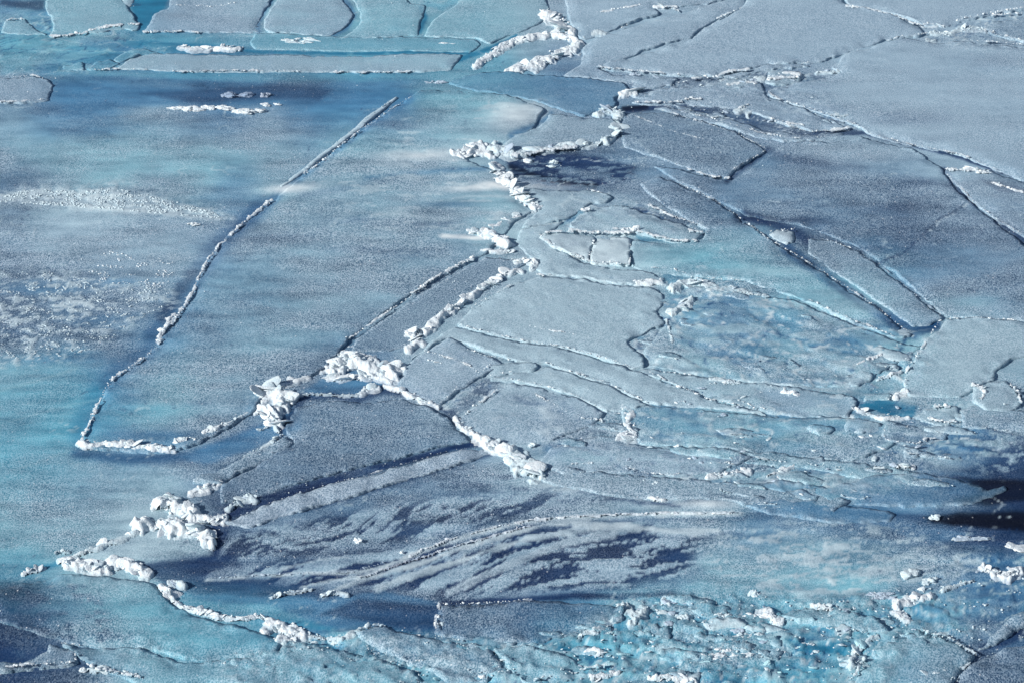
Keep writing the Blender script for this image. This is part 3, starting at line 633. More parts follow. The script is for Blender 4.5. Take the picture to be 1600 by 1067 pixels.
def floe(label, pts, z=.05, kind=None, mix=.6, rims=(), rim=2.6, group=None, name='ice_floe', cat='ice floe', amp=2.2, rimcol=WHITE, dens=1.0, lift=None, edge=.5):
    """one plate of ice: broken outline, its own thickness, its own sheet of frost; rims are lines of snow thrown up along its edge"""
    NFLOE[0] += 1; sd_ = NFLOE[0]; rs = np.random.RandomState(100 + sd_)
    z = z * .44 + (.0006 * sd_ if sd_ <= 80 else .012 + .0007 * (sd_ % 37))
    o = jag(pts, amp=amp, seed=sd_)
    gx, gy = ground(o[:, 0], o[:, 1], z)
    lo = (gx.min(), gy.min()); hi = (gx.max(), gy.max())
    ax, ay = np.meshgrid(np.arange(lo[0], hi[0], .055), np.arange(lo[1], hi[1], .095))
    ax = ax.ravel() + rs.uniform(-.015, .015, ax.size); ay = ay.ravel() + rs.uniform(-.03, .03, ay.size)
    P2 = np.stack([gx, gy], 1)
    uu, vv = plan(ax, ay)
    m = inside(ax, ay, P2); ax, ay = ax[m], ay[m]
    d = dseg(ax, ay, P2, True) if len(ax) < 60000 and len(ax) else np.ones(len(ax))
    k = d > .035; ax, ay = ax[k], ay[k]
    vs = [Vector((float(a), float(b))) for a, b in zip(np.r_[gx, ax], np.r_[gy, ay])]
    ne = len(gx)
    res = delaunay_2d_cdt(vs, [], [list(range(ne))], 1, 1e-5)
    V2 = np.array([q[:] for q in res[0]]); tris = [list(f) for f in res[2]]
    T = np.array([f for f in tris if len(f) == 3], int)
    # boundary edges
    from collections import Counter
    E_ = np.concatenate([T[:, [0, 1]], T[:, [1, 2]], T[:, [2, 0]]]); key = np.sort(E_, 1)
    cnt = Counter(map(tuple, key)); be = [tuple(e) for e, s in zip(E_, key) if cnt[tuple(s)] == 1]
    c, h, u, v = surface(V2[:, 0], V2[:, 1], z)
    de = dseg(V2[:, 0], V2[:, 1] * .55, P2 * np.array([1, .55]), True)
    if kind:
        L = letter(kind); c = c + (L - c) * mix
    g = np.clip(c[:, 3], 0, 1)
    zt = h * .8 + z + .006 * g * perlin(V2[:, 0] * 13, V2[:, 1] * 7, 52)
    ef = np.clip(.5 + 1.5 * fbm(u / 55, v / 30, 3, 90 + sd_) , -.1, 1.25)
    fall = np.exp(-(de / .16) ** 2); zt = zt - z * (1 - ef) * fall
    zt = zt + np.exp(-(de / .05) ** 2) * (.010 * np.abs(perlin(V2[:, 0] * 7, V2[:, 1] * 7, sd_)) )
    ed = (np.exp(-(de / .04) ** 2) * np.clip(.5 + 1.4 * fbm(u / 20, v / 12, 3, 95 + sd_), 0, 1.2))[:, None] * edge
    c[:, :3] += (lin(PALE) - c[:, :3]) * ed * .55
    nv = len(V2)
    bi = sorted({i for e in be for i in e}); mp = {q: nv + i for i, q in enumerate(bi)}
    Vt = np.column_stack([V2, zt]); bi = np.array(bi)
    Vb = np.column_stack([V2[bi], np.full(len(bi), -.12)])
    Cb = c[bi].copy(); Cb[:, :3] = Cb[:, :3] * .4 + lin((120, 170, 190)) * .6; 
    side = []
    for a, b in be: side += [[b, a, mp[a]], [b, mp[a], mp[b]]]
    Fc = np.concatenate([T, np.array(side, int)])
    cx, cy = float(gx.mean()), float(gy.mean())
    VV = np.concatenate([Vt, Vb]); CC = np.concatenate([c, Cb]); GG = np.concatenate([g, g[bi] * .4])
    if not rims:
        ob = mesh_obj(name, VV, Fc, ICE, CC, GG, loc=(cx, cy, 0)); tag(ob, label, cat, group); return ob
    root = empty(name, (cx, cy, 0)); tag(root, label, cat, group)
    mesh_obj('plate', VV, Fc, ICE, CC, GG, root, loc=(cx, cy, 0))
    for rp in rims:
        rp, sz = (rp[0], rp[1]) if isinstance(rp, tuple) and isinstance(rp[0], list) else (rp, rim)
        Lp = np.linalg.norm(np.diff(np.array(rp, float), axis=0), axis=1).sum()
        n = int(Lp / sz * (.8 if rimcol == WHITE else .25) * dens) + 2
        pp, _ = polyline(rp, n, rs)
        pp = pp + rs.randn(n, 2) * np.array([sz * .45, sz * .35])
        zz = floor_z(*ground(pp[:, 0], pp[:, 1], z)) * .8 + z
        parts = []
        bank(np.array(rp, float), sz * 1.4, .014 + .006 * sz, z, 'snow_lip', root, (cx, cy, 0), sd_ + len(rp), rimcol, thin=True, sdj=sd_)
        for (pu_, pv_), z0 in zip(pp, zz):
            x, y = ground(pu_, pv_, z); r = sz * rs.choice([.28, .45, .65, 1.1], p=[.4, .32, .2, .08]) * mpp(pu_, pv_) * rs.uniform(.8, 1.2)
            parts.append(lump(rs, x, y, z0 + r * .1, r, 2, .7, 6))
        V_, F_ = join(parts)
        mesh_obj('rim_crumbs', V_, F_, SNOW, tint(len(V_), rimcol, rs), None, root, loc=(cx, cy, 0))['kind'] = 'stuff'
    return root

# ------------------------------------------------------------------ ridges and chunks
NR_ = [0]
def ridge_(): pass
def ridge(label, pts, wid, size, nbig, nsmall, height=.12, base=WHITE, base2=PALE, banked=True, facet=7, name='pressure_ridge', cat='ice ridge', group=None, flat=.75, taper=True, zoff=.04, part='ice_block', bankcol=None, share=.35):
    """a heap of broken ice: snow bank below, single blocks on it, crumbs between"""
    NR_[0] += 1; rs = np.random.RandomState(500 + NR_[0])
    pts = np.array(pts, float); c0 = pts.mean(0); cx, cy = ground(*c0); cx, cy = float(cx), float(cy)
    wid = wid * (1.5 if wid >= 8 else 1.3 if wid >= 5 else 1.1)
    root = empty(name, (cx, cy, 0)); tag(root, label, cat, group)
    Lp = max(np.linalg.norm(np.diff(pts, axis=0), axis=1).sum(), 1)
    def place(n, spread):
        p, t = polyline(pts, n, rs) if len(pts) > 1 else (np.tile(pts, (n, 1)), np.full(n, .5))
        off = np.clip(rs.randn(n, 1), -1.5, 1.5); ang = rs.uniform(0, 6.28, (n, 1))
        tp = (.35 + .65 * np.sin(np.pi * np.clip(t, .02, .98)) ** .5)[:, None] if taper else 1
        return p + off * spread * tp * np.concatenate([np.cos(ang), np.sin(ang) * .8], 1), np.abs(off[:, 0]), (tp[:, 0] if taper else np.ones(n))
    bank(pts, max(wid, size * .7) * 1.0, height * .8 + .012 * size * .35, zoff * .35, 'snow_bank', root, (cx, cy, 0), 300 + NR_[0] * 3, base)
    nbig = min(97, int(nbig * .95) + 1); p, o, tp = place(nbig, wid * .5)
    for (a, b), oo, k in zip(p, o, tp):
        x, y = ground(a, b); s = mpp(a, b); r = size * s * rs.choice([.3, .5, .75, 1.15], p=[.4, .32, .2, .08]) * (.6 + .4 * k)
        z = zoff * .5 + height * .62 * k * (max(0, 1 - oo * .6)) * rs.uniform(0, 1) 
        fl = flat * (rs.uniform(.18, .4) if rs.rand() < max(share, .6) else .8)
        r *= 1.2 if fl < .4 else .62
        V_, F_ = lump(rs, x, y, z + r * .05, r, 4 if r > .09 else 3, fl, facet * .8 if fl > .5 else 24, ang=rs.choice([0., .5, -.5, 1.5]), tilt=.35 if fl > .5 else .65, rough=.13 if fl > .5 else .05, aspect=1.8)
        base_c = base if rs.rand() < .72 else base2
        mesh_obj(part, V_, F_, SNOW, tint(len(V_), base_c, rs, .07), None, root, loc=(cx, cy, 0))
    if nsmall:
        p, o, tp = place(nsmall, wid * .6); parts = []
        for (a, b), oo in zip(p, o):
            x, y = ground(a, b); r = size * mpp(a, b) * rs.uniform(.08, .30)
            parts.append(lump(rs, x, y, zoff * .5 + r * .2 + height * .3 * max(0, 1 - oo) * rs.rand(), r, 2, .8, 9))
        V_, F_ = join(parts)
        q = mesh_obj('rubble', V_, F_, SNOW, tint(len(V_), base, rs), None, root, loc=(cx, cy, 0)); q['kind'] = 'stuff'
    return root
def chunk(label, u, v, rx, ry, base=WHITE, facet=10, seed=0, group='loose lumps of ice', name='ice_chunk', cat='ice chunk', flat=None, zoff=.03, ang=0., lumps=1, rough=.2):
    """one loose block; rx, ry: half width and half height as seen; several lumps are frozen into one mesh"""
    rs = np.random.RandomState(900 + int(u * 7 + v * 13) + seed)
    x, y = ground(u, v); x, y = float(x), float(y); s = mpp(u, v); r = rx * s
    parts = []
    low = ry / rx < .32 and lumps > 2
    if low: lumps *= 4
    for i in range(lumps):
        if lumps > 1:
            a = rs.uniform(-.65, .65); b_ = rs.uniform(-.5, .5); px, py = ground(u + rx * a, v + ry * b_); rr = r * rs.uniform(.3, .55)
        else: px, py, rr = x, y, r
        fl = flat if flat else min(.8, max(.25, ry / rx * 1.1))
        if lumps > 1: fl = rs.uniform(.5, .8)
        if low: a = rs.uniform(-.92, .92); b_ = rs.uniform(-.6, .6) * (1 - a * a * .6); px, py = ground(u + rx * a, v + ry * b_); rr = r * rs.uniform(.10, .26); fl = rs.uniform(.35, .6)
        V_, F_ = lump(rs, px, py, zoff * .5 + rr * fl * .12, rr, 4, fl, facet * .65, ang=ang, rough=.24, tilt=.18, aspect=2.6 if low else 1.4)
        parts.append((V_, F_))
    V_, F_ = join(parts)
    o = mesh_obj(name, V_, F_, SNOW, tint(len(V_), base, rs), None, loc=(x, y, 0)); tag(o, label, cat, group); return o
def crumbs(name, n, region, size, base=WHITE, seed=0, zoff=.0, kind='stuff', clump=None):
    rs = np.random.RandomState(1500 + seed); poly = np.array(region, float); lo, hi = poly.min(0), poly.max(0); parts = []
    pts = np.stack([rs.uniform(lo[0], hi[0], n * 6), rs.uniform(lo[1], hi[1], n * 6)], 1)
    pts = pts[inside(pts[:, 0], pts[:, 1], poly)]
    if clump is not None:
        f = fbm(pts[:, 0] / clump[0], pts[:, 1] / clump[1], 3, 200 + seed); pts = pts[f > clump[2]]
    pts = pts[:n]
    gx, gy = ground(pts[:, 0], pts[:, 1]); zz = floor_z(gx, gy)
    for (a, b), x, y, z in zip(pts, gx, gy, zz):
        r = size * .62 * mpp(a, b) * rs.uniform(.3, 1.3) ** 1.6
        parts.append(lump(rs, x, y, z + zoff * .5 + r * .15, r, 2, .7, 6))
    V_, F_ = join(parts)
    o = mesh_obj(name, V_, F_, SNOW, tint(len(V_), base, rs), None); o['kind'] = kind; return o

#FLOES
exec_floes = True
# ---- upper left plates
floe('blue-grey ice plate at top left with a white snow edge on its near side', [(69, 10), (78, -10), (188, -10), (200, 12), (212, 30), (218, 38), (215, 47), (190, 45), (160, 50), (137, 51), (120, 54), (100, 58), (77, 57), (82, 48), (83, 35), (80, 25), (72, 18)], .09, 't', .7,
     [[(76, 57), (100, 57), (120, 53), (136, 51)], [(140, 48), (170, 42), (200, 38), (216, 38)]], 2.4)
floe('small pale fragment of ice cut by the top edge between two plates', [(188, -10), (212, -10), (206, 8), (198, 13), (190, 5)], .10, 'L', .8)
floe('grey frosted ice plate at the top, left of a dark curved band', [(223, 50), (232, 40), (240, 25), (262, 12), (268, -10), (430, -10), (414, 15), (404, 35), (402, 46), (408, 50), (340, 50), (280, 49)], .09, 'G', .55,
     [[(224, 50), (255, 50), (282, 50)], [(300, 50), (312, 51)], [(268, 8), (310, 9), (335, 10), (370, 4)]], 1.9)
floe('grey frosted plate at the top between two dark curved bands', [(436, -10), (424, 12), (414, 30), (412, 44), (420, 50), (470, 52), (518, 54), (534, 46), (548, 33), (553, 22), (543, 8), (528, -10)], .085, 'G', .6)
floe('pale blue plate at the top right of the second dark curved band', [(544, -10), (556, 5), (563, 20), (560, 38), (546, 50), (530, 58), (560, 58), (600, 58), (655, 55), (655, 38), (663, 18), (664, 7), (640, 5), (628, -10)], .08, 't', .5)
floe('streaked turquoise plate at the top beside the snowy ridge', [(663, 56), (669, 40), (690, 22), (715, 5), (725, -10), (850, -10), (860, 20), (845, 36), (800, 54), (765, 68), (748, 60), (700, 57)], .075, 't', .6)
floe('long smooth turquoise slab lying under the top row of plates', [(398, 53), (430, 52), (520, 57), (560, 58), (700, 59), (745, 62), (752, 70), (735, 82), (640, 79), (540, 80), (470, 78), (396, 77), (390, 66)], .045, 'T', .6, amp=1.2)
floe('long narrow frosted slab like a white bar with snow along its near side', [(180, 108), (196, 96), (208, 88), (228, 84), (400, 86), (470, 86), (560, 86), (640, 84), (724, 84), (712, 98), (705, 108), (660, 112), (560, 112), (400, 112), (300, 112), (230, 108)], .085, 'L', .65,
     [[(140, 109), (180, 108), (230, 109)], [(260, 112), (300, 113), (340, 110), (385, 111)], [(388, 111), (470, 112)], [(500, 112), (560, 113), (650, 112)]], 1.6, amp=1.4)
floe('pale wedge of thin ice tipped up at the left end of the bar slab', [(176, 92), (190, 84), (205, 78), (225, 77), (250, 82), (240, 84), (215, 86), (200, 92), (186, 97)], .07, 'T', .5, amp=1.4, group=None)
floe('small thin turquoise plate below the bar slab left end', [(97, 108), (99, 102), (130, 97), (132, 108), (114, 109)], .05, 'T', .4)
floe('thin turquoise plate touching the left end of the bar slab', [(134, 109), (150, 97), (172, 92), (186, 98), (176, 106), (150, 110)], .055, 'T', .3)
floe('pale blue broken plate near the top left corner', [(0, 50), (6, 36), (15, 29), (30, 33), (40, 29), (48, 40), (72, 53), (40, 54)], .07, 't', .7, [[(8, 34), (20, 29), (36, 31), (46, 34)]], 1.6, rimcol=PALE)
floe('blunt grey plate cut by the left edge with a white near edge', [(-20, 120), (20, 121), (55, 118), (75, 124), (85, 133), (76, 145), (78, 156), (40, 160), (-20, 161)], .09, 'G', .55, [[(-5, 160), (30, 159), (78, 155)], [(20, 121), (50, 118), (72, 123)]], 1.7)
# ---- the great middle floe
floe('largest floe, a grey wedge with white rim ending in a sharp point at lower left',
     [(642, 150), (600, 178), (560, 206), (505, 250), (475, 272), (430, 312), (375, 352), (342, 385), (325, 405), (308, 440), (298, 462), (262, 510), (247, 540), (215, 565), (178, 590), (156, 625), (140, 655), (130, 678), (121, 695),
      (165, 700), (230, 704), (275, 702), (312, 688), (345, 672), (395, 642), (412, 615), (465, 595), (505, 575), (545, 528), (600, 488), (650, 452), (700, 425), (755, 398), (775, 380), (805, 345), (832, 328), (800, 295), (770, 265), (730, 248), (745, 235), (800, 225), (835, 200),
      (850, 170), (800, 150), (750, 142), (700, 139), (660, 141)], .10, None, 0,
     [([(424, 313), (375, 352), (342, 385), (325, 405), (308, 440), (300, 460)], 2.9), ([(300, 460), (275, 495), (250, 525), (247, 540)], 4.2), ([(272, 492), (252, 520), (248, 538)], 4.5), ([(247, 540), (215, 565), (178, 590), (156, 625)], 2.4), ([(158, 622), (146, 648), (138, 668), (128, 685)], 4.0),
      ([(642, 151), (600, 178), (560, 206)], 1.4), ([(560, 206), (505, 250), (475, 272)], 2.0), ([(545, 530), (600, 492), (650, 458)], 2.2), ([(640, 462), (690, 428), (740, 402)], 3.2)], 2.5, edge=.35)
floe('thin pale strip of ice standing along the left side of the straight crack', [(619, 150), (623, 151), (600, 170), (575, 190), (545, 215), (505, 245), (470, 272), (440, 292), (436, 290), (470, 265), (505, 238), (540, 210), (570, 184), (598, 165)], .07, 'S', .6, [[(620, 151), (580, 178), (545, 206), (505, 238)]], 1.5, name='ice_strip', cat='ice strip', amp=.8, rimcol=PALE)
floe('dark grained wedge of ice between the large floe and the snowy ridge', [(556, 530), (600, 500), (655, 462), (705, 430), (760, 402), (830, 408), (800, 424), (760, 445), (725, 470), (690, 500), (640, 540), (600, 548), (550, 548)], .03, 'g', .7, [[(686, 442), (710, 441), (740, 441)]], 1.6, rimcol=PALE)
# ---- plates right of the ridge
floe('light grey smooth plate right of the ridge with a rounded far edge', [(735, 480), (800, 442), (842, 431), (905, 434), (968, 446), (1025, 450), (1042, 468), (1027, 487), (1040, 505), (1003, 520), (980, 530), (985, 540), (1003, 552), (1008, 568), (990, 576), (950, 560), (887, 542), (800, 528), (715, 506)], .105, 'L', .8,
     [[(840, 430), (870, 432)], [(730, 484), (760, 466), (800, 445)], [(730, 510), (800, 529), (887, 542), (950, 560), (990, 575)], [(825, 508), (870, 519), (900, 523)]], 1.7)
floe('light grey plate below the first crack line, wedge tapering to the right', [(640, 560), (690, 520), (712, 507), (800, 530), (887, 544), (950, 562), (990, 578), (1020, 585), (1060, 600), (1110, 622), (1180, 640), (1200, 645), (1012, 628), (950, 598), (907, 585), (854, 567), (843, 566), (800, 560), (740, 540), (700, 525)], .09, 'L', .8,
     [[(855, 567), (907, 585), (950, 598), (1012, 629)], [(1008, 578), (1050, 597), (1090, 615), (1110, 625), (1180, 638)], [(728, 545), (760, 556), (800, 562)]], 1.7)
floe('light grey plate lying against the ridge, left of the dark lead', [(620, 600), (640, 565), (700, 527), (740, 543), (790, 568), (765, 580), (745, 590), (708, 615), (682, 636), (655, 622)], .08, 'G', .7, [[(664, 548), (700, 558), (735, 572), (755, 585)], [(668, 561), (690, 568)], [(715, 603), (700, 618), (684, 634)]], 1.9)
floe('small light slab resting across the plates with a dark notch at its right end', [(745, 583), (765, 570), (805, 564), (838, 563), (842, 570), (832, 577), (800, 580), (765, 588)], .12, 'L', .9, [[(752, 580), (765, 568)], [(760, 586), (800, 580)]], 1.8)
floe('light grey plate with fine scratches in the middle right', [(765, 592), (800, 584), (843, 574), (854, 570), (907, 588), (950, 600), (1012, 631), (975, 640), (947, 641), (900, 617), (855, 603), (800, 592)], .075, 'L', .8, [[(770, 588), (800, 591), (855, 603), (900, 617), (947, 641)]], 1.5)
floe('grey plate below the third crack line, frost darker towards its middle', [(712, 656), (735, 640), (770, 606), (800, 596), (855, 606), (900, 620), (945, 644), (930, 660), (900, 672), (860, 685), (800, 690), (745, 684), (725, 670)], .06, 'G', .45, [[(775, 610), (745, 632), (725, 648)], [(835, 614), (882, 641), (915, 655)], [(918, 654), (942, 656)]], 2.2)
floe('pale frosted plate crossing beneath the long plates towards the right', [(990, 578), (1010, 574), (1110, 590), (1240, 604), (1330, 618), (1340, 628), (1325, 650), (1250, 648), (1180, 640), (1110, 622), (1060, 600)], .055, 'L', .55, [[(1145, 622), (1175, 634), (1200, 639)], [(1100, 598), (1130, 600), (1155, 594)], [(1030, 580), (1080, 586)]], 1.8)
floe('mottled grey plate between the heap of blocks and the long dark slab', [(860, 700), (900, 685), (960, 680), (1000, 692), (1080, 702), (1110, 700), (1175, 712), (1160, 722), (1120, 735), (1060, 742), (1000, 738), (930, 736), (880, 740), (838, 722)], .06, 'G', .45, [[(890, 725), (925, 724)], [(975, 728), (1000, 738), (1040, 741), (1065, 740)], [(1100, 722), (1150, 726)]], 1.8)
floe('smooth translucent blue-grey slab running down to the right edge of the heap', [(838, 738), (870, 728), (910, 735), (1000, 742), (1080, 748), (1180, 754), (1280, 762), (1330, 780), (1300, 800), (1220, 792), (1120, 780), (1010, 778), (940, 770), (880, 760), (845, 750)], .05, 'b', .6, [[(893, 740), (930, 738)], [(1010, 776), (1030, 779)]], 2.0, rimcol=PALE, edge=.3)
floe('thin dark blue plate with pale margin below the long plates', [(977, 634), (1010, 631), (1098, 641), (1200, 648), (1300, 652), (1380, 655), (1420, 668), (1390, 700), (1330, 720), (1240, 712), (1130, 700), (1050, 695), (1000, 690), (985, 670), (970, 650)], .035, 't', .25, edge=.4)
floe('long pale blue tilted slab like a beam crossing the lower right', [(1010, 692), (1100, 700), (1200, 708), (1300, 718), (1400, 728), (1460, 740), (1480, 752), (1420, 762), (1350, 745), (1280, 732), (1180, 722), (1060, 706)], .07, 't', .55, [[(1350, 730), (1400, 733)], [(1180, 716), (1220, 720)]], 2.2, name='ice_slab', cat='ice slab', rimcol=PALE)
floe('broad smooth blue slab with a curved right end near the black water', [(1160, 755), (1230, 752), (1300, 760), (1360, 742), (1440, 738), (1500, 748), (1545, 765), (1570, 758), (1575, 762), (1520, 785), (1420, 790), (1330, 785), (1240, 772)], .05, 'B', .45, edge=.5)
floe('low blue-grey slab under the two smooth slabs', [(1185, 775), (1250, 776), (1330, 790), (1400, 800), (1390, 812), (1300, 815), (1200, 800), (1160, 786)], .04, 'B', .5, [[(1195, 792), (1240, 794), (1270, 796)]], 1.5, rimcol=PALE)
# ---- centre right plates
floe('pale plate with blunt tip right beside the ridge below the dark lead', [(812, 292), (870, 296), (905, 298), (925, 295), (942, 300), (958, 308), (945, 316), (920, 318), (905, 328), (890, 340), (850, 350), (815, 355), (838, 328), (835, 312)], .065, 'L', .6, [[(838, 316), (842, 330)], [(915, 296), (940, 301)]], 1.9)
floe('pale curved plate left of the white slab', [(812, 358), (850, 352), (880, 345), (868, 357), (843, 368), (860, 384), (905, 408), (960, 418), (1020, 425), (1040, 436), (1015, 442), (970, 444), (905, 432), (845, 428), (828, 400), (806, 380)], .05, 'L', .55, [[(842, 368), (870, 388), (900, 403), (922, 408)], [(838, 430), (860, 429)]], 1.6)
floe('bright white slab, left half of a broken leaf shape', [(841, 370), (850, 362), (885, 360), (931, 365), (927, 378), (922, 392), (920, 405), (890, 396), (862, 384)], .13, 'S', .6, [([(842, 369), (862, 362), (900, 362), (929, 364)], 2.4), [(845, 374), (880, 390), (918, 406)], [(930, 368), (922, 400)]], 1.9)
floe('bright white slab, right half of the broken leaf shape with two points standing on it', [(932, 366), (960, 366), (987, 370), (986, 385), (984, 400), (984, 412), (950, 410), (922, 408), (924, 392)], .14, 'S', .8, [[(985, 374), (984, 412)], [(922, 408), (950, 410), (980, 413)]], 1.8)
floe('long pale slab above the bright slabs with dark patch and crumbling white near edge', [(888, 352), (912, 332), (935, 322), (965, 320), (1000, 328), (1045, 343), (1080, 352), (1100, 362), (1086, 377), (1050, 375), (1010, 366), (985, 360), (940, 361), (900, 358)], .12, 'L', .5,
     [([(890, 360), (940, 363), (985, 364)], 2.8), ([(955, 358), (985, 358), (1010, 366), (1060, 376), (1088, 376)], 2.8), ([(1015, 322), (1050, 338), (1085, 350)], 2.5), ([(912, 330), (925, 325)], 3.2), ([(1075, 360), (1098, 362)], 3.0)], 2.4)
floe('large pale blue triangular plate ending in a point at the crossing of the leads', [(1060, 287), (1095, 300), (1130, 320), (1200, 372), (1260, 408), (1310, 440), (1370, 480), (1425, 522), (1398, 528), (1330, 500), (1240, 462), (1160, 435), (1085, 430), (1020, 425), (985, 413), (987, 376), (1050, 378), (1098, 372), (1104, 356), (1082, 345), (1040, 320), (1015, 300), (1000, 285), (1030, 275)], .085, None, 0,
     [[(1062, 288), (1095, 301), (1130, 321), (1200, 372)], [(1200, 372), (1260, 408), (1310, 440), (1370, 480), (1422, 521)], [(1010, 417), (1050, 420), (1070, 427)], ([(1255, 466), (1300, 485), (1330, 498), (1398, 527)], 1.7), [(1100, 434), (1160, 438)]], 1.5, amp=2.0)
floe('pale plate low between the pale triangle and the light grey plates', [(1008, 470), (1055, 452), (1100, 446), (1170, 455), (1240, 470), (1330, 505), (1395, 532), (1440, 540), (1380, 580), (1330, 600), (1240, 602), (1110, 588), (1012, 572), (1005, 548), (1040, 510)], .03, None, 0, [[(1140, 455), (1200, 464)], [(1040, 500), (1050, 530), (1048, 545)]], 2.6, edge=.3, rimcol=PALE)
floe('grained strip of ice between the wide lead and the dark plate', [(1265, 372), (1300, 375), (1340, 392), (1400, 436), (1440, 468), (1475, 495), (1455, 506), (1425, 508), (1385, 478), (1330, 440), (1290, 415), (1262, 392)], .045, 'b', .5, [[(1370, 412), (1420, 452), (1472, 494)], [(1290, 374), (1335, 392), (1368, 412)], [(1425, 450), (1450, 472)]], 1.9, rimcol=GREYICE)
floe('wide light plate at the right edge with a ragged left side', [(1478, 495), (1520, 494), (1560, 498), (1620, 502), (1620, 545), (1580, 560), (1556, 575), (1555, 590), (1530, 600), (1500, 618), (1418, 615), (1412, 590), (1430, 560), (1442, 535), (1470, 510)], .085, 'L', .6, [[(1480, 496), (1530, 496), (1600, 501)], ([(1446, 536), (1425, 565), (1414, 585), (1416, 610)], 2.2), [(1470, 498), (1446, 536)]], 1.6)
floe('light plate tipped at the right with crumbling snow round its edge', [(1520, 600), (1530, 594), (1575, 594), (1592, 612), (1596, 634), (1575, 640), (1540, 640), (1520, 622)], .11, 'L', .7, [([(1576, 596), (1590, 612), (1594, 630)], 3), ([(1520, 600), (1540, 610), (1534, 622)], 4)], 2.5)
floe('oval frosted plate with white near edge below the open pool', [(1425, 650), (1445, 638), (1475, 632), (1500, 635), (1500, 650), (1502, 660), (1470, 664), (1440, 655)], .08, 'L', .7, [([(1450, 655), (1475, 660), (1502, 658)], 3), ([(1462, 636), (1482, 634)], 3.6)], 2.5)
floe('blue frosted plate in front of the tipped plate at the right edge', [(1502, 640), (1530, 628), (1580, 640), (1620, 645), (1620, 672), (1560, 672), (1505, 668)], .055, 'b', .5, [[(1505, 666), (1560, 673), (1600, 672)]], 1.3, rimcol=PALE)
floe('small pale plate just below the open pool', [(1318, 666), (1328, 656), (1350, 655), (1380, 662), (1376, 672), (1340, 676), (1322, 673)], .075, 'L', .5)
floe('thin blue plate outlined in white below the open pool', [(1375, 684), (1382, 668), (1395, 660), (1420, 664), (1450, 668), (1490, 672), (1475, 684), (1440, 692), (1400, 690)], .05, 'b', .4, [[(1375, 684), (1405, 690), (1432, 692)], ([(1432, 692), (1450, 684), (1472, 684)], 3.4), [(1382, 668), (1381, 682)], [(1418, 666), (1408, 688)]], 1.6)
floe('blue frosted fragment left of the wide light plate', [(1310, 594), (1320, 582), (1350, 578), (1364, 582), (1362, 590), (1340, 600)], .06, 'L', .6)
# ---- upper right floes
floe('grey floe at the top, first right of the snowy ridge', [(905, 60), (890, 30), (880, -10), (1155, -10), (1110, 4), (1050, 10), (1025, 12), (1030, 22), (985, 34), (950, 48), (925, 58)], .07, 'G', .45, [[(1020, 12), (1050, 12), (1060, 18)], [(930, 20), (1000, 8)]], 2.0)
floe('long grey floe tapering to the left below the first crack', [(908, 98), (912, 72), (925, 63), (955, 50), (985, 42), (1055, 22), (1110, 8), (1165, -8), (1165, 10), (1120, 28), (1098, 42), (1078, 58), (1040, 66), (1000, 80), (985, 88), (945, 100), (932, 106), (960, 115), (1060, 121), (1050, 132), (1000, 140), (985, 130), (940, 122), (880, 118)], .075, 'G', .6, [[(968, 44), (985, 38)], [(1075, 125), (1060, 131)]], 1.8)
floe('broad smooth grey floe at the top with a curling pointed left end', [(932, 104), (950, 98), (1000, 84), (1050, 68), (1082, 60), (1093, 48), (1120, 30), (1158, 14), (1172, -10), (1310, -10), (1325, 9), (1360, 15), (1400, 25), (1438, 40), (1444, 46), (1440, 54), (1385, 60), (1320, 80), (1290, 92), (1250, 98), (1200, 98), (1165, 106), (1120, 116), (1065, 117), (1030, 113), (960, 108)], .12, 'G', .7,
     [([(934, 104), (960, 108), (1030, 113), (1064, 117)], 1.7), ([(1322, 9), (1360, 15), (1400, 25), (1438, 40)], 2.2), ([(1082, 122), (1120, 121), (1140, 112), (1170, 109)], 2.6), [(1120, 30), (1145, 18), (1158, 13)]], 1.8)
floe('smooth grey floe filling the top right beyond the branching crack', [(1325, 6), (1312, -10), (1620, -10), (1620, 12), (1575, 18), (1535, 25), (1500, 33), (1475, 40), (1445, 38), (1405, 23), (1362, 13)], .08, 'G', .75, [[(1495, 32), (1530, 24), (1600, 12)]], 1.7)
floe('grey floe cut by the right edge below the branching crack', [(1536, 42), (1550, 33), (1620, 24), (1620, 68), (1582, 60), (1550, 52)], .085, 'g', .5, [[(1536, 46), (1560, 54), (1600, 64)], [(1550, 25), (1600, 20)]], 1.8)
floe('huge smooth grey floe of the upper right', [(1200, 138), (1240, 130), (1285, 122), (1318, 112), (1300, 104), (1320, 84), (1385, 64), (1410, 58), (1445, 62), (1465, 68), (1500, 62), (1620, 76), (1620, 288), (1562, 266), (1500, 240), (1430, 226), (1372, 212), (1353, 205), (1345, 197), (1310, 186), (1260, 168), (1215, 155), (1200, 146)], .085, 'G', .5,
     [([(1200, 144), (1215, 155), (1260, 168), (1310, 186), (1345, 197), (1356, 208)], 1.4), [(1356, 208), (1430, 227), (1500, 241), (1562, 267)], [(1385, 64), (1410, 56), (1450, 52)], [(1495, 62), (1560, 66), (1600, 70)]], 1.2)
floe('grey plate like a tilted rectangle right of the ridge with a frosted near edge', [(975, 180), (1000, 174), (1040, 174), (1100, 190), (1150, 208), (1199, 234), (1180, 246), (1148, 265), (1138, 277), (1120, 276), (1080, 262), (1030, 246), (975, 228), (970, 205)], .05, 'g', .5,
     [[(1040, 174), (1100, 192), (1150, 208), (1198, 233)], [(1198, 235), (1175, 248), (1148, 264)], ([(1075, 264), (1110, 276), (1138, 278)], 2.2), [(985, 178), (1050, 205), (1100, 218)]], 1.3)
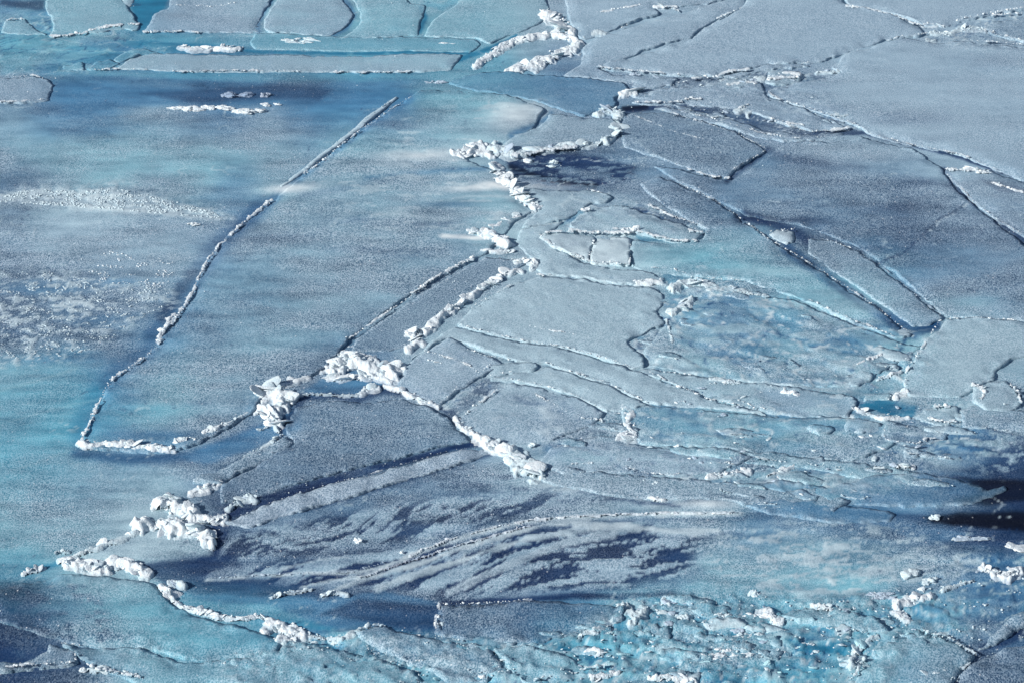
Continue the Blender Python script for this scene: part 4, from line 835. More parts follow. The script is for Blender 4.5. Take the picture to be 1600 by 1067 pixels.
floe('narrow crumbled plate with curved snow lines above the dark plate', [(1020, 168), (1080, 172), (1130, 184), (1200, 205), (1270, 210), (1290, 205), (1320, 208), (1290, 216), (1225, 220), (1190, 215), (1130, 196), (1060, 178)], .035, 'G', .4, [[(1060, 173), (1130, 190), (1200, 211), (1250, 216)], [(1210, 190), (1262, 206), (1320, 203)]], 1.5)
floe('pale broken plate between the smooth floes and the dark lead', [(985, 160), (1000, 152), (1020, 142), (1070, 136), (1110, 128), (1150, 124), (1190, 130), (1200, 150), (1240, 165), (1290, 184), (1325, 200), (1270, 203), (1220, 192), (1180, 176), (1120, 165), (1060, 162), (1030, 164)], .06, 'G', .6, [([(992, 160), (1030, 160), (1065, 159)], 2.0), ([(1070, 156), (1095, 155)], 2.4), [(1150, 172), (1170, 165)], ([(1300, 204), (1325, 201)], 2.2), [(1200, 185), (1255, 196)]], 1.8)
floe('pale slab in the crack of the upper right with white lumps on its near side', [(1196, 128), (1200, 112), (1220, 106), (1248, 108), (1256, 120), (1244, 130), (1215, 131)], .09, 'L', .6, [([(1200, 125), (1225, 122), (1250, 121)], 3.2)], 2.5)
floe('pale plate low in the crack left of the white lumps', [(1100, 138), (1130, 126), (1170, 120), (1195, 124), (1180, 134), (1140, 140), (1118, 144)], .07, 'L', .5, [[(1135, 132), (1180, 130)]], 3.0)
floe('narrow plate above the crack lumps', [(1125, 118), (1160, 112), (1200, 100), (1250, 98), (1266, 101), (1240, 104), (1190, 110), (1150, 120)], .07, 'G', .5, [[(1210, 100), (1230, 98), (1264, 99)]], 2.0)
floe('dark grained plate covering the middle right below the huge smooth floe',
     [(1020, 258), (1080, 268), (1140, 284), (1160, 272), (1204, 240), (1235, 218), (1300, 222), (1345, 212), (1430, 234), (1472, 262), (1500, 302), (1530, 326), (1560, 348), (1600, 382), (1620, 390), (1620, 500), (1560, 496), (1478, 492), (1440, 460), (1400, 426), (1340, 384), (1290, 364), (1250, 350), (1170, 336), (1120, 310), (1060, 282)], .04, None, 0, [[(1280, 372), (1330, 388)]], 1.0, edge=.15)
floe('small grey floe cut by the right edge between two dark cracks', [(1475, 264), (1500, 262), (1550, 266), (1620, 292), (1620, 378), (1592, 362), (1562, 345), (1530, 322), (1508, 300), (1488, 280)], .07, 'G', .3, [([(1476, 265), (1510, 266), (1550, 272)], 2.8), [(1480, 272), (1508, 300), (1530, 322), (1562, 345), (1600, 368)], ([(1545, 285), (1575, 294), (1600, 302)], 2.6)], 1.4)
floe('small pale triangular fragment alone in the dark lead', [(1201, 363), (1215, 358), (1240, 357), (1243, 366), (1240, 374), (1228, 378), (1212, 371)], .10, 'S', .7, [([(1203, 362), (1240, 358)], 1.8)], 1.8)
# ---- lower left and bottom
floe('dark grained floe below the heap, a rounded plate with a far curved edge', [(462, 632), (520, 625), (580, 624), (630, 622), (665, 632), (700, 652), (735, 686), (690, 694), (600, 718), (500, 742), (420, 766), (380, 778), (345, 782), (345, 757), (400, 727), (462, 692), (445, 672)], .03, 'g', .4, edge=.12)
floe('pale thin plate with layered edge pointing right below the heap', [(462, 686), (448, 680), (415, 696), (380, 712), (340, 732), (300, 748), (330, 752), (346, 752), (365, 738), (400, 724), (440, 708)], .085, 'b', .6, [[(462, 687), (430, 704), (395, 722), (350, 745)], [(448, 682), (410, 700), (385, 712)]], 1.5, rimcol=GREYICE)
floe('raised straight strip of frosted ice beside the dark straight lead', [(352, 814), (400, 794), (480, 764), (560, 745), (640, 721), (700, 704), (755, 696), (768, 702), (735, 716), (690, 728), (620, 750), (560, 768), (500, 786), (440, 802), (390, 820)], .06, 'P', .75, [[(358, 812), (400, 794), (480, 764), (560, 745), (640, 721), (700, 704), (750, 697)]], 1.5, rimcol=(205, 214, 226), name='ice_strip', cat='ice strip')
floe('speckled floe at the bottom middle rounded like a tongue', [(686, 946), (760, 940), (860, 936), (940, 940), (975, 950), (975, 968), (940, 980), (890, 990), (840, 1002), (780, 997), (720, 995), (678, 984), (684, 965)], .07, 'd', .35, [([(686, 945), (684, 960), (680, 978)], 4), ([(690, 942), (760, 941), (830, 936)], 2.2)], 2)
floe('pale turquoise floe at the lower left bounded by the white ridge', [(60, 905), (100, 895), (200, 900), (238, 910), (260, 935), (330, 968), (400, 985), (440, 1000), (430, 1020), (330, 1030), (290, 1025), (240, 1010), (180, 1008), (120, 1004), (40, 980), (-20, 960), (-20, 925)], .06, None, 0, edge=.2)
floe('layered thin plate across the bottom left with a torn corner', [(-20, 1040), (40, 1030), (76, 1014), (76, 1004), (95, 1006), (120, 1016), (122, 1030), (112, 1034), (60, 1040), (-20, 1048)], .085, 'b', .55, [([(0, 1042), (60, 1036), (110, 1034)], 2.4), ([(118, 1018), (118, 1034)], 2.8)], 2)
floe('frosted grey sheet along the bottom left under the layered plate', [(96, 1005), (180, 1006), (230, 1013), (290, 1030), (340, 1030), (400, 1024), (440, 1040), (470, 1085), (240, 1085), (200, 1055), (150, 1038), (122, 1020)], .075, 't', .35, [[(96, 1004), (150, 1008)], ([(130, 1035), (165, 1046), (225, 1058)], 3.6)], 1.4, edge=.3)
floe('rounded frosted slab at the bottom with a turquoise band behind', [(430, 1012), (470, 1005), (520, 1010), (600, 1030), (650, 1050), (680, 1085), (420, 1085), (350, 1085), (360, 1030)], .09, 't', .45, [[(440, 1010), (480, 1003), (530, 1012)]], 2.6, rimcol=PALE)
floe('frosted lens of ice at the bottom between turquoise channels', [(556, 986), (580, 976), (612, 976), (632, 986), (650, 992), (700, 998), (760, 1008), (785, 1040), (760, 1060), (700, 1060), (650, 1036), (610, 1015), (570, 1000)], .08, 'b', .5, [([(556, 986), (580, 976), (612, 976), (632, 986)], 3.8), [(680, 994), (740, 1004), (780, 1030)]], 2.4, rimcol=PALE)
floe('pale slab at the bottom edge right of the frosted lens', [(770, 1010), (820, 1006), (870, 1020), (940, 1040), (960, 1052), (900, 1060), (830, 1075), (800, 1050)], .06, 't', .5, [[(830, 1068), (880, 1050), (950, 1042)]], 3, rimcol=PALE)
floe('crumpled frosted plate at the bottom right with a snow crest', [(1330, 1085), (1345, 1040), (1365, 1010), (1410, 1000), (1435, 985), (1455, 992), (1490, 998), (1525, 1020), (1500, 1045), (1470, 1085)], .09, 't', .5, [([(1425, 990), (1440, 984), (1460, 996), (1480, 994), (1500, 1008), (1525, 1022)], 3), ([(1360, 1012), (1342, 1040), (1335, 1060)], 3.4)], 2.5, rimcol=PALE)
floe('speckled dark plate filling the bottom right corner', [(1500, 1052), (1535, 1025), (1575, 1012), (1620, 1000), (1620, 1085), (1470, 1085)], .05, 'g', .4, [([(1525, 1025), (1495, 1055), (1470, 1075)], 3.2)], 3, rimcol=PALE)
floe('sloping frosted bank at the right edge above the dark pool', [(1530, 1010), (1555, 985), (1580, 962), (1620, 950), (1620, 968), (1590, 978), (1560, 1000)], .07, 'b', .6, rims=(), name='ice_slab', cat='ice slab')
floe('pale smooth sheet around the sunlit lumps in the turquoise brash', [(1215, 955), (1260, 948), (1310, 952), (1370, 968), (1390, 985), (1350, 985), (1290, 978), (1240, 968)], .05, 't', .6, [[(1225, 953), (1260, 950), (1300, 952)]], 2.0, rimcol=PALE)
floe('blue-grey smooth plate above the heap at the top of the ridge', [(800, 112), (860, 118), (920, 122), (975, 128), (985, 140), (960, 152), (965, 162), (935, 172), (915, 180), (870, 168), (850, 160), (800, 148), (720, 135), (700, 128), (740, 115)], .025, 'B', .6, edge=.1)
floe('thin frosted plate bounded by white ice along the top of the ridge', [(860, 178), (920, 182), (960, 185), (968, 205), (940, 222), (900, 230), (840, 235), (800, 245), (770, 238), (800, 215), (830, 205), (848, 192)], .06, 'L', .5, [([(800, 243), (850, 236), (900, 230)], 4)], 3)

# ---- small broken plates rafted over one another
def rafts(n, region, lean, su, sv, kinds, label, group, seed):
    rs = np.random.RandomState(seed); poly = np.array(region, float); lo, hi = poly.min(0), poly.max(0); k = 0
    while k < n:
        c0 = np.array([rs.uniform(lo[0], hi[0]), rs.uniform(lo[1], hi[1])])
        if not inside(c0[:1], c0[1:], poly)[0]: continue
        a = np.sort(rs.uniform(0, 6.28, rs.randint(5, 8))); 
        if np.diff(np.r_[a, a[0] + 6.28]).max() > 2.4: continue
        w_, h2 = su * rs.uniform(.5, 1.3), sv * rs.uniform(.5, 1.3)
        px = np.cos(a) * w_ * rs.uniform(.8, 1.1, len(a)); py = np.sin(a) * h2 * rs.uniform(.8, 1.1, len(a)) + lean * px
        pts = [(float(c0[0] + q), float(c0[1] + t)) for q, t in zip(px, py)]
        if len(pts) < 4: continue
        g = rs.uniform(-.012, .022); cy_ = c0[1]; hh = h2
        lifts = (lambda u, v, g=g, cy_=cy_, hh=hh: g * np.clip((v - cy_) / hh, -1, 1) + .006)
        far = [pts[i] for i in range(len(pts)) if pts[i][1] > c0[1] + lean * (pts[i][0] - c0[0]) - .2 * h2]
        far.sort()
        floe(label, pts, rs.uniform(.02, .075), rs.choice(list(kinds)), rs.uniform(.3, .7), [far] if len(far) > 1 and rs.rand() < .6 else (), 1.6, group, 'ice_plate', 'ice plate', 2.2, PALE, lift=lifts, edge=.8)
        k += 1
rafts(16, [(1000, 450), (1110, 440), (1250, 480), (1400, 535), (1390, 600), (1250, 602), (1020, 575)], .12, 34, 9, 'LtbS', 'small angular plate rafted onto the blue ice right of the centre', 'small plates rafted on the blue ice', 71)
rafts(22, [(960, 650), (1100, 640), (1300, 650), (1500, 670), (1480, 760), (1250, 790), (1000, 770), (880, 700)], .10, 44, 8, 'LtbG', 'small thin plate lying in the layered ice of the lower right middle', 'thin plates of the layered ice', 73)
rafts(30, [(880, 975), (1080, 935), (1250, 945), (1420, 930), (1470, 960), (1440, 1000), (1360, 1060), (560, 1062), (700, 1018)], .05, 36, 9, 'TttLS', 'small pale plate in the turquoise slush near the bottom edge', 'plates in the turquoise slush', 75)
rafts(14, [(980, 130), (1130, 115), (1260, 115), (1340, 195), (1200, 208), (1040, 176)], .15, 26, 5, 'GGgL', 'tiny grey plate in the broken strip of the upper right', 'tiny plates of the broken strip', 77)
rafts(10, [(1280, 560), (1410, 545), (1400, 640), (1500, 650), (1590, 600), (1600, 660), (1450, 690), (1280, 610)], -.1, 26, 7, 'LtS', 'small pale plate around the open blue pool at the right', 'plates around the open pool', 79)

#RIDGES
# ------------------------------------------------------------------ ridges, from the far end to the near
ridge('icy ridge of clear chunks lying on the turquoise slab at upper left', [(283, 75), (310, 79), (340, 77), (375, 78)], 5, 8, 16, 24, .05, WHITE, CYAN, facet=12, zoff=.06, taper=False)
ridge('white snow arch at the top of the great ridge', [(850, 25), (868, 30), (880, 42), (892, 55)], 10, 10, 26, 40, .16, WHITE, PALE)
ridge('white snow bar reaching left from the ridge at the top', [(800, 66), (830, 60), (860, 56), (895, 62), (908, 72)], 6, 9, 30, 50, .14, WHITE, PALE)
ridge('blocky snow heap hooked round a small blue pool near the top', [(742, 104), (760, 92), (775, 80), (800, 68)], 7, 7, 26, 50, .10, WHITE, PALE)
ridge('crumbly white heap below the small blue pool near the top', [(802, 110), (830, 104), (855, 96), (880, 82), (905, 74)], 9, 7.5, 44, 80, .13, WHITE, PALE)
ridge('broken grey lumps beside the snow bar, right of the ridge top', [(905, 45), (912, 60)], 4, 4, 10, 22, .04, PALE, GREYICE, banked=False)
ridge('small frosted heap lying on the grey floe right of the ridge', [(925, 52), (935, 50), (947, 54)], 5, 5, 14, 30, .05, PALE, GREYICE)
ridge('row of snow lumps in the upper part of the long crack', [(1022, 12), (1040, 12), (1058, 12)], 3, 5, 10, 20, .05, WHITE, PALE)
ridge('knot of snow lumps where the upper right crack branches', [(1440, 40), (1450, 39), (1475, 42)], 3, 5, 12, 24, .05, WHITE, PALE)
ridge('dark broken ice and lumps filling the branching crack', [(1455, 52), (1480, 55), (1500, 46), (1530, 46), (1545, 50)], 5, 5.5, 20, 44, .04, PALE, GREYICE)
ridge('thin line of broken pieces below the branching crack', [(1435, 70), (1450, 66), (1462, 64)], 3, 4, 9, 16, .03, PALE, GREYICE)
ridge('bright lump pile in the crack between the smooth floes', [(1202, 124), (1225, 119), (1250, 120)], 6, 6.5, 26, 50, .09, WHITE, PALE)
ridge('small spiky pile on the crack left of the bright lumps', [(1210, 97), (1225, 98), (1240, 99)], 3, 4.5, 9, 18, .05, PALE, GREYICE)
ridge('pointed heap lying in the crack right of the bright lumps', [(1276, 115), (1290, 114), (1312, 113)], 3, 5, 11, 20, .05, PALE, GREYICE)
ridge('little frosted pile on the crack, alone', [(1292, 86), (1298, 87)], 3, 5, 6, 10, .05, WHITE, PALE, banked=False)
ridge('scattered lumps in the crack left of the smooth floe', [(1130, 128), (1165, 130), (1190, 126)], 6, 5, 18, 40, .04, PALE, GREYICE)
ridge('jumbled pale heap in the broken plate of the upper right', [(1150, 175), (1165, 172), (1178, 165), (1170, 182)], 6, 5.5, 18, 44, .05, PALE, GREYICE)
ridge('pale lumps at the tail of the broken plate', [(1298, 204), (1312, 203), (1325, 202)], 3, 4.5, 9, 18, .04, WHITE, PALE)
ridge('sharp white crest on the small grey floe at the right edge', [(1500, 266), (1520, 266), (1545, 272)], 3, 6, 14, 20, .07, WHITE, PALE)
ridge('low snow crest on the small grey floe near the right edge', [(1545, 290), (1570, 292), (1600, 300)], 3, 5, 12, 24, .04, WHITE, PALE)
ridge('bright rounded boulder of snow beside the dark lead', [(972, 151), (982, 146), (992, 145)], 6, 12, 9, 16, .13, WHITE, PALE, share=.1)
ridge('grey frosted crag below the bright boulder', [(935, 180), (945, 172), (960, 175), (970, 182)], 7, 9, 22, 40, .14, PALE, GREYICE)
ridge('grey frosted crag on the bend of the great ridge', [(965, 190), (966, 205), (960, 215), (945, 222)], 7, 9, 24, 44, .14, PALE, GREYICE)
ridge('worn translucent ice bank between the crag and the white heap', [(940, 226), (900, 228), (860, 233), (825, 240), (800, 246)], 7, 9, 30, 50, .10, PALE, GREYICE)
ridge('white rounded heap at the left bend of the great ridge', [(712, 250), (730, 240), (745, 232), (765, 238)], 10, 13, 30, 50, .17, WHITE, PALE)
ridge('blocky grey-white heap right of the white rounded heap', [(755, 232), (775, 236), (800, 243)], 8, 10, 22, 40, .14, PALE, GREYICE)
ridge('white drift with broken right side above the dark lead', [(775, 262), (780, 275), (790, 287), (805, 296)], 9, 9, 34, 60, .14, WHITE, PALE)
ridge('snow covered steps descending to the right below the drift', [(795, 296), (812, 305), (828, 318), (838, 326)], 8, 9, 30, 50, .11, WHITE, PALE)
ridge('bright white heap where the great ridge bends back left', [(735, 366), (755, 370), (775, 376), (795, 384)], 10, 11, 44, 70, .18, WHITE, PALE)
ridge('short line of lumps above the bright white heap', [(770, 358), (785, 350), (800, 343), (812, 338)], 5, 7, 20, 40, .09, WHITE, PALE)
ridge('white drift tail below the bright white heap', [(752, 392), (775, 395), (800, 394)], 4, 6, 14, 30, .06, WHITE, PALE)
ridge('small white pile right of the bend with a dark tip', [(805, 410), (820, 408), (835, 410), (832, 420)], 6, 7, 22, 44, .09, WHITE, PALE)
ridge('row of snow blocks running down left from the small pile', [(815, 424), (790, 430), (770, 440), (745, 458)], 5, 7.5, 32, 60, .09, WHITE, PALE)
ridge('row of snow blocks continuing along the narrow channel', [(745, 458), (720, 475), (698, 490), (680, 502)], 6, 8, 34, 60, .10, WHITE, PALE)
ridge('loose pile of snow blocks at the lower end of the channel', [(680, 505), (665, 518), (640, 524), (655, 532), (640, 545)], 8, 7, 34, 70, .09, WHITE, PALE)
ridge('large white pile of fallen blocks in the middle of the picture', [(520, 575), (545, 565), (575, 572), (600, 580), (620, 585)], 15, 11, 80, 90, .22, WHITE, PALE)
ridge('scatter of blocks along the near side of the large white pile', [(510, 592), (530, 592), (555, 588), (590, 592), (608, 595)], 6, 8, 26, 40, .07, WHITE, PALE)
ridge('small white pile on the thin ice below the large pile', [(565, 612), (578, 607), (590, 605)], 6, 8, 14, 26, .09, WHITE, PALE)
ridge('white lumps along the curved edge right of the large pile', [(598, 602), (620, 608), (640, 618), (665, 630), (685, 636)], 5, 6, 34, 60, .07, WHITE, PALE)
ridge('low snow line at the far edge of the dark rounded floe', [(468, 617), (500, 616), (530, 618), (565, 617)], 3, 4.5, 16, 30, .03, PALE, GREYICE)
ridge('white lumps along the far side of the channel to the left heap', [(480, 590), (460, 598), (440, 605), (415, 608)], 5, 6.5, 24, 46, .07, WHITE, PALE)
ridge('tall grey-white heap of overlapping slabs', [(402, 618), (425, 615), (450, 622), (435, 640)], 11, 11, 44, 60, .20, WHITE, PALE)
ridge('near part of the slab heap with large white boulders', [(412, 640), (425, 650), (435, 662)], 9, 11, 26, 40, .13, WHITE, PALE)
ridge('two white boulders with lumps along the near rim of the largest floe', [(318, 676), (335, 672), (350, 666), (360, 662)], 5, 8, 12, 24, .08, WHITE, PALE)
ridge('thin line of snow lumps climbing to the slab heap', [(362, 660), (380, 648), (398, 636)], 4, 5, 14, 30, .04, PALE, GREYICE)
ridge('snow wall along the near rim of the largest floe', [(126, 693), (150, 694), (180, 694), (215, 697), (250, 700), (272, 701)], 6, 7, 70, 90, .12, WHITE, PALE)
ridge('bright boulder pile at the right end of the snow wall', [(272, 692), (288, 690), (304, 688)], 6, 9, 14, 24, .10, WHITE, PALE)
ridge('white lumps thrown along the ridge right of the dark lead', [(712, 655), (722, 668), (735, 675), (745, 685)], 6, 7, 26, 60, .09, WHITE, PALE)
ridge('white heap of blocks right of the raised strip', [(748, 686), (765, 695), (782, 702), (800, 706)], 10, 9.5, 44, 70, .16, WHITE, PALE)
ridge('pale slabs piled at the lower end of the heap', [(800, 715), (815, 722), (830, 728), (840, 740), (812, 738)], 11, 12, 24, 40, .12, PALE, WHITE, facet=12)
ridge('grey lumps left of the thin dark blue plate', [(975, 636), (985, 648), (980, 665), (990, 678), (965, 684)], 8, 6.5, 32, 54, .07, WHITE, PALE)
ridge('pair of snow lumps at the end of the dark patch', [(928, 655), (940, 658)], 4, 5, 7, 14, .05, WHITE, PALE)
ridge('bright snow lump on the crossing plate', [(1222, 613), (1236, 614), (1245, 618)], 5, 7, 12, 20, .08, WHITE, PALE)
ridge('pale lumps spread over the crossing plate', [(1110, 594), (1130, 596), (1155, 598)], 5, 5, 16, 30, .04, PALE, WHITE)
ridge('frosted blocks in the blue gap beside the bright slabs', [(995, 442), (1015, 443), (1035, 442)], 5, 6, 18, 36, .07, WHITE, PALE)
ridge('pale blocks around the small blue gap', [(1050, 452), (1070, 445), (1095, 440), (1108, 448)], 8, 8, 22, 40, .09, PALE, WHITE)
ridge('flat pale slabs leaning together below the blue gap', [(1050, 490), (1068, 480), (1080, 472)], 9, 12, 10, 20, .09, PALE, GREYICE, facet=16)
ridge('frost lumps trailing right of the blue gap', [(1110, 455), (1140, 452), (1165, 458), (1195, 464)], 6, 4.5, 18, 44, .03, PALE, GREYICE)
ridge('diagonal snow lumps on the wide blue plate', [(1340, 572), (1358, 562), (1378, 556)], 4, 6, 14, 24, .05, WHITE, PALE)
ridge('short line of snow lumps left of the wide light plate', [(1372, 592), (1390, 586), (1408, 580)], 2.5, 4, 12, 20, .03, WHITE, PALE)
ridge('white snow tip beside the open pool', [(1400, 620), (1410, 616), (1418, 614)], 5, 6, 12, 20, .08, WHITE, PALE)
ridge('row of white lumps along the near side of the open pool', [(1335, 640), (1355, 648), (1370, 656), (1390, 656), (1420, 655)], 5, 6.5, 34, 50, .08, WHITE, PALE)
ridge('snow lumps on the corner of the tipped plate at the right', [(1520, 600), (1530, 606), (1540, 615)], 6, 6.5, 20, 30, .09, WHITE, PALE)
ridge('two white peaks on the long pale beam slab', [(1402, 732), (1410, 729), (1428, 731)], 3.5, 6, 9, 14, .07, WHITE, PALE)
ridge('snow lumps on the dark ice under the mottled plate', [(1105, 745), (1125, 742), (1150, 740), (1170, 735)], 5, 5.5, 26, 50, .05, WHITE, PALE)
ridge('snow lumps in the dark gap below the beam slab', [(1200, 744), (1222, 738), (1240, 728)], 4, 5, 18, 34, .05, WHITE, PALE)
ridge('frosted crumbs on the smooth slab below the heap', [(1015, 777), (1026, 780), (1038, 782)], 3, 6, 7, 12, .05, WHITE, PALE)
ridge('long thin snow crest sweeping across the combed frost', [(640, 868), (700, 845), (760, 828), (820, 815), (900, 808), (980, 804), (1060, 802), (1160, 802)], 2.2, 3.6, 90, 160, .035, (205, 213, 224), GREYICE, taper=False)
ridge('fainter snow line beside the long thin crest', [(560, 905), (620, 882), (700, 858), (780, 835), (830, 822)], 2.2, 3.2, 60, 120, .02, (196, 206, 220), GREYICE, taper=False)
ridge('short snow line in the combed frost at the left', [(320, 905), (400, 900), (480, 896), (550, 894), (600, 880)], 1.6, 2.6, 40, 70, .012, GREYICE, GREYICE, banked=False, taper=False)
ridge('low white lumps at the far edge of the dark smooth pool', [(425, 934), (445, 928), (465, 924), (488, 922)], 3.5, 5.5, 18, 40, .06, PALE, GREYICE)
ridge('pale lumps beside the low white lumps at the far edge of the dark smooth pool', [(505, 932), (520, 926), (545, 930)], 4, 6, 14, 34, .05, PALE, GREYICE)
ridge('snowy crag left of the dark straight lead', [(298, 772), (315, 766), (330, 762), (345, 756)], 6, 8, 24, 40, .10, WHITE, PALE)
ridge('broken pale slabs at the start of the dark straight lead', [(355, 796), (375, 785), (390, 775), (398, 782)], 6, 7, 20, 40, .07, PALE, GREYICE, facet=14)
ridge('high snow heap at the lower left, upper blocks', [(250, 790), (265, 786), (280, 795), (300, 800)], 12, 12, 44, 60, .22, WHITE, PALE)
ridge('high snow heap at the lower left, front blocks', [(215, 820), (240, 822), (270, 825), (300, 830), (325, 840)], 12, 13, 56, 70, .22, WHITE, PALE, bankcol=WHITE)
ridge('broken blocks on the right side of the high snow heap', [(300, 808), (325, 812), (350, 812)], 8, 8, 26, 50, .10, WHITE, PALE)
ridge('blocks at the steep right end of the high snow heap', [(325, 832), (332, 845), (332, 855)], 6, 8, 16, 30, .12, WHITE, PALE)
ridge('long white snow bank with blocks left of the blue channel', [(98, 880), (120, 882), (145, 888), (170, 890)], 9, 10, 44, 60, .14, WHITE, PALE)
ridge('grey-white broken blocks on the right end of the long snow bank', [(170, 880), (195, 882), (215, 888), (230, 898)], 9, 9, 40, 60, .13, WHITE, PALE)
ridge('small white drift with lumps at the left edge of the long bank', [(85, 865), (98, 862), (108, 862)], 3.5, 5, 9, 18, .05, PALE, WHITE)
ridge('pair of white lumps left of the long snow bank', [(35, 896), (48, 892), (62, 888), (72, 886)], 3.5, 7, 9, 14, .06, WHITE, PALE)
ridge('rounded white boulders at the bend of the lower ridge', [(252, 918), (262, 925), (270, 938)], 7, 8.5, 24, 34, .12, WHITE, PALE)
ridge('grey block pair beside the bend of the lower ridge', [(270, 912), (285, 915)], 6, 9, 8, 14, .12, PALE, GREYICE)
ridge('soft snow bank joining the high heap to the long white bank', [(120, 868), (150, 858), (185, 845), (215, 832)], 6, 6, 18, 50, .05, PALE, WHITE)
ridge('low rubble ridge joining the jumble to the frosted lens', [(470, 992), (500, 998), (535, 1000), (560, 990)], 6, 6, 20, 60, .06, PALE, WHITE)
ridge('low rubble ridge joining the white lumps to the single drift', [(340, 964), (360, 967), (382, 968)], 5, 6, 14, 30, .06, WHITE, PALE)
ridge('line of frosted rubble from the slab heap towards the snowy crag', [(430, 668), (440, 680), (420, 695), (380, 715)], 4, 5, 12, 40, .04, PALE, GREYICE)
ridge('white lumps running right from the bend of the lower ridge', [(270, 940), (290, 950), (315, 956), (340, 964)], 5.5, 7.5, 36, 50, .08, WHITE, PALE)
ridge('single white drift with lumps on the lower ridge', [(382, 966), (398, 964), (422, 970)], 4, 7, 14, 20, .07, WHITE, PALE)
ridge('jumble of pale blocks at the right end of the lower ridge', [(415, 985), (430, 978), (450, 985), (470, 990), (440, 1002)], 11, 8, 44, 80, .10, WHITE, PALE)
ridge('crumbled white edge in the bottom left corner', [(135, 1046), (155, 1048), (185, 1050), (222, 1058)], 4, 6, 24, 40, .05, PALE, WHITE)
ridge('large snow cluster on the turquoise ice at lower right', [(1400, 948), (1415, 942), (1435, 938), (1450, 936)], 9, 9, 36, 60, .12, WHITE, PALE)
ridge('snow cluster just below the large cluster', [(1398, 958), (1410, 962), (1420, 970)], 6, 8, 16, 30, .08, WHITE, PALE)
ridge('white slabs heaped near the lower right edge', [(1535, 890), (1555, 898), (1575, 902), (1592, 890)], 8, 9, 26, 40, .13, WHITE, PALE, facet=12)
ridge('pale trail of crumbs leading to the heaped slabs', [(1470, 925), (1500, 915), (1530, 908)], 4, 6, 18, 34, .05, PALE, CYAN)
ridge('white heap in the pale sheet of the turquoise brash', [(1268, 950), (1282, 952), (1296, 954)], 5, 9, 14, 22, .11, WHITE, PALE)
ridge('snow crust at the left of the pale sheet', [(1195, 955), (1205, 965), (1220, 972)], 8, 8, 16, 30, .07, WHITE, PALE)
ridge('crumbled crest dividing the turquoise at the bottom right', [(1330, 1045), (1335, 1020), (1350, 1005), (1370, 998)], 6, 7, 34, 70, .07, PALE, CYAN)
ridge('snow crest at the bottom edge on the right', [(1450, 1062), (1462, 1055), (1475, 1050)], 7, 8, 20, 40, .09, PALE, WHITE)
ridge('pale blocks right of the tongue shaped floe', [(965, 950), (985, 958), (990, 975), (1002, 960)], 9, 8, 26, 40, .09, PALE, GREYICE)
ridge('frosty edge above the small turquoise gap', [(905, 995), (925, 990), (940, 985)], 6, 7, 16, 30, .06, PALE, CYAN)
ridge('white lumps in the pale brash at the bottom', [(915, 1020), (928, 1018), (940, 1022)], 5, 7, 10, 16, .07, WHITE, PALE)
ridge('broken snow crest at the very bottom, middle right', [(925, 1062), (950, 1058), (975, 1052)], 5, 7, 22, 30, .06, WHITE, PALE)
ridge('snow crest at the very bottom right of the middle', [(1015, 1063), (1035, 1060), (1070, 1062), (1085, 1064)], 6, 8, 24, 40, .08, WHITE, PALE)
ridge('torn white edge behind the tongue shaped floe', [(1035, 940), (1045, 945)], 5, 6, 9, 16, .07, PALE, GREYICE)

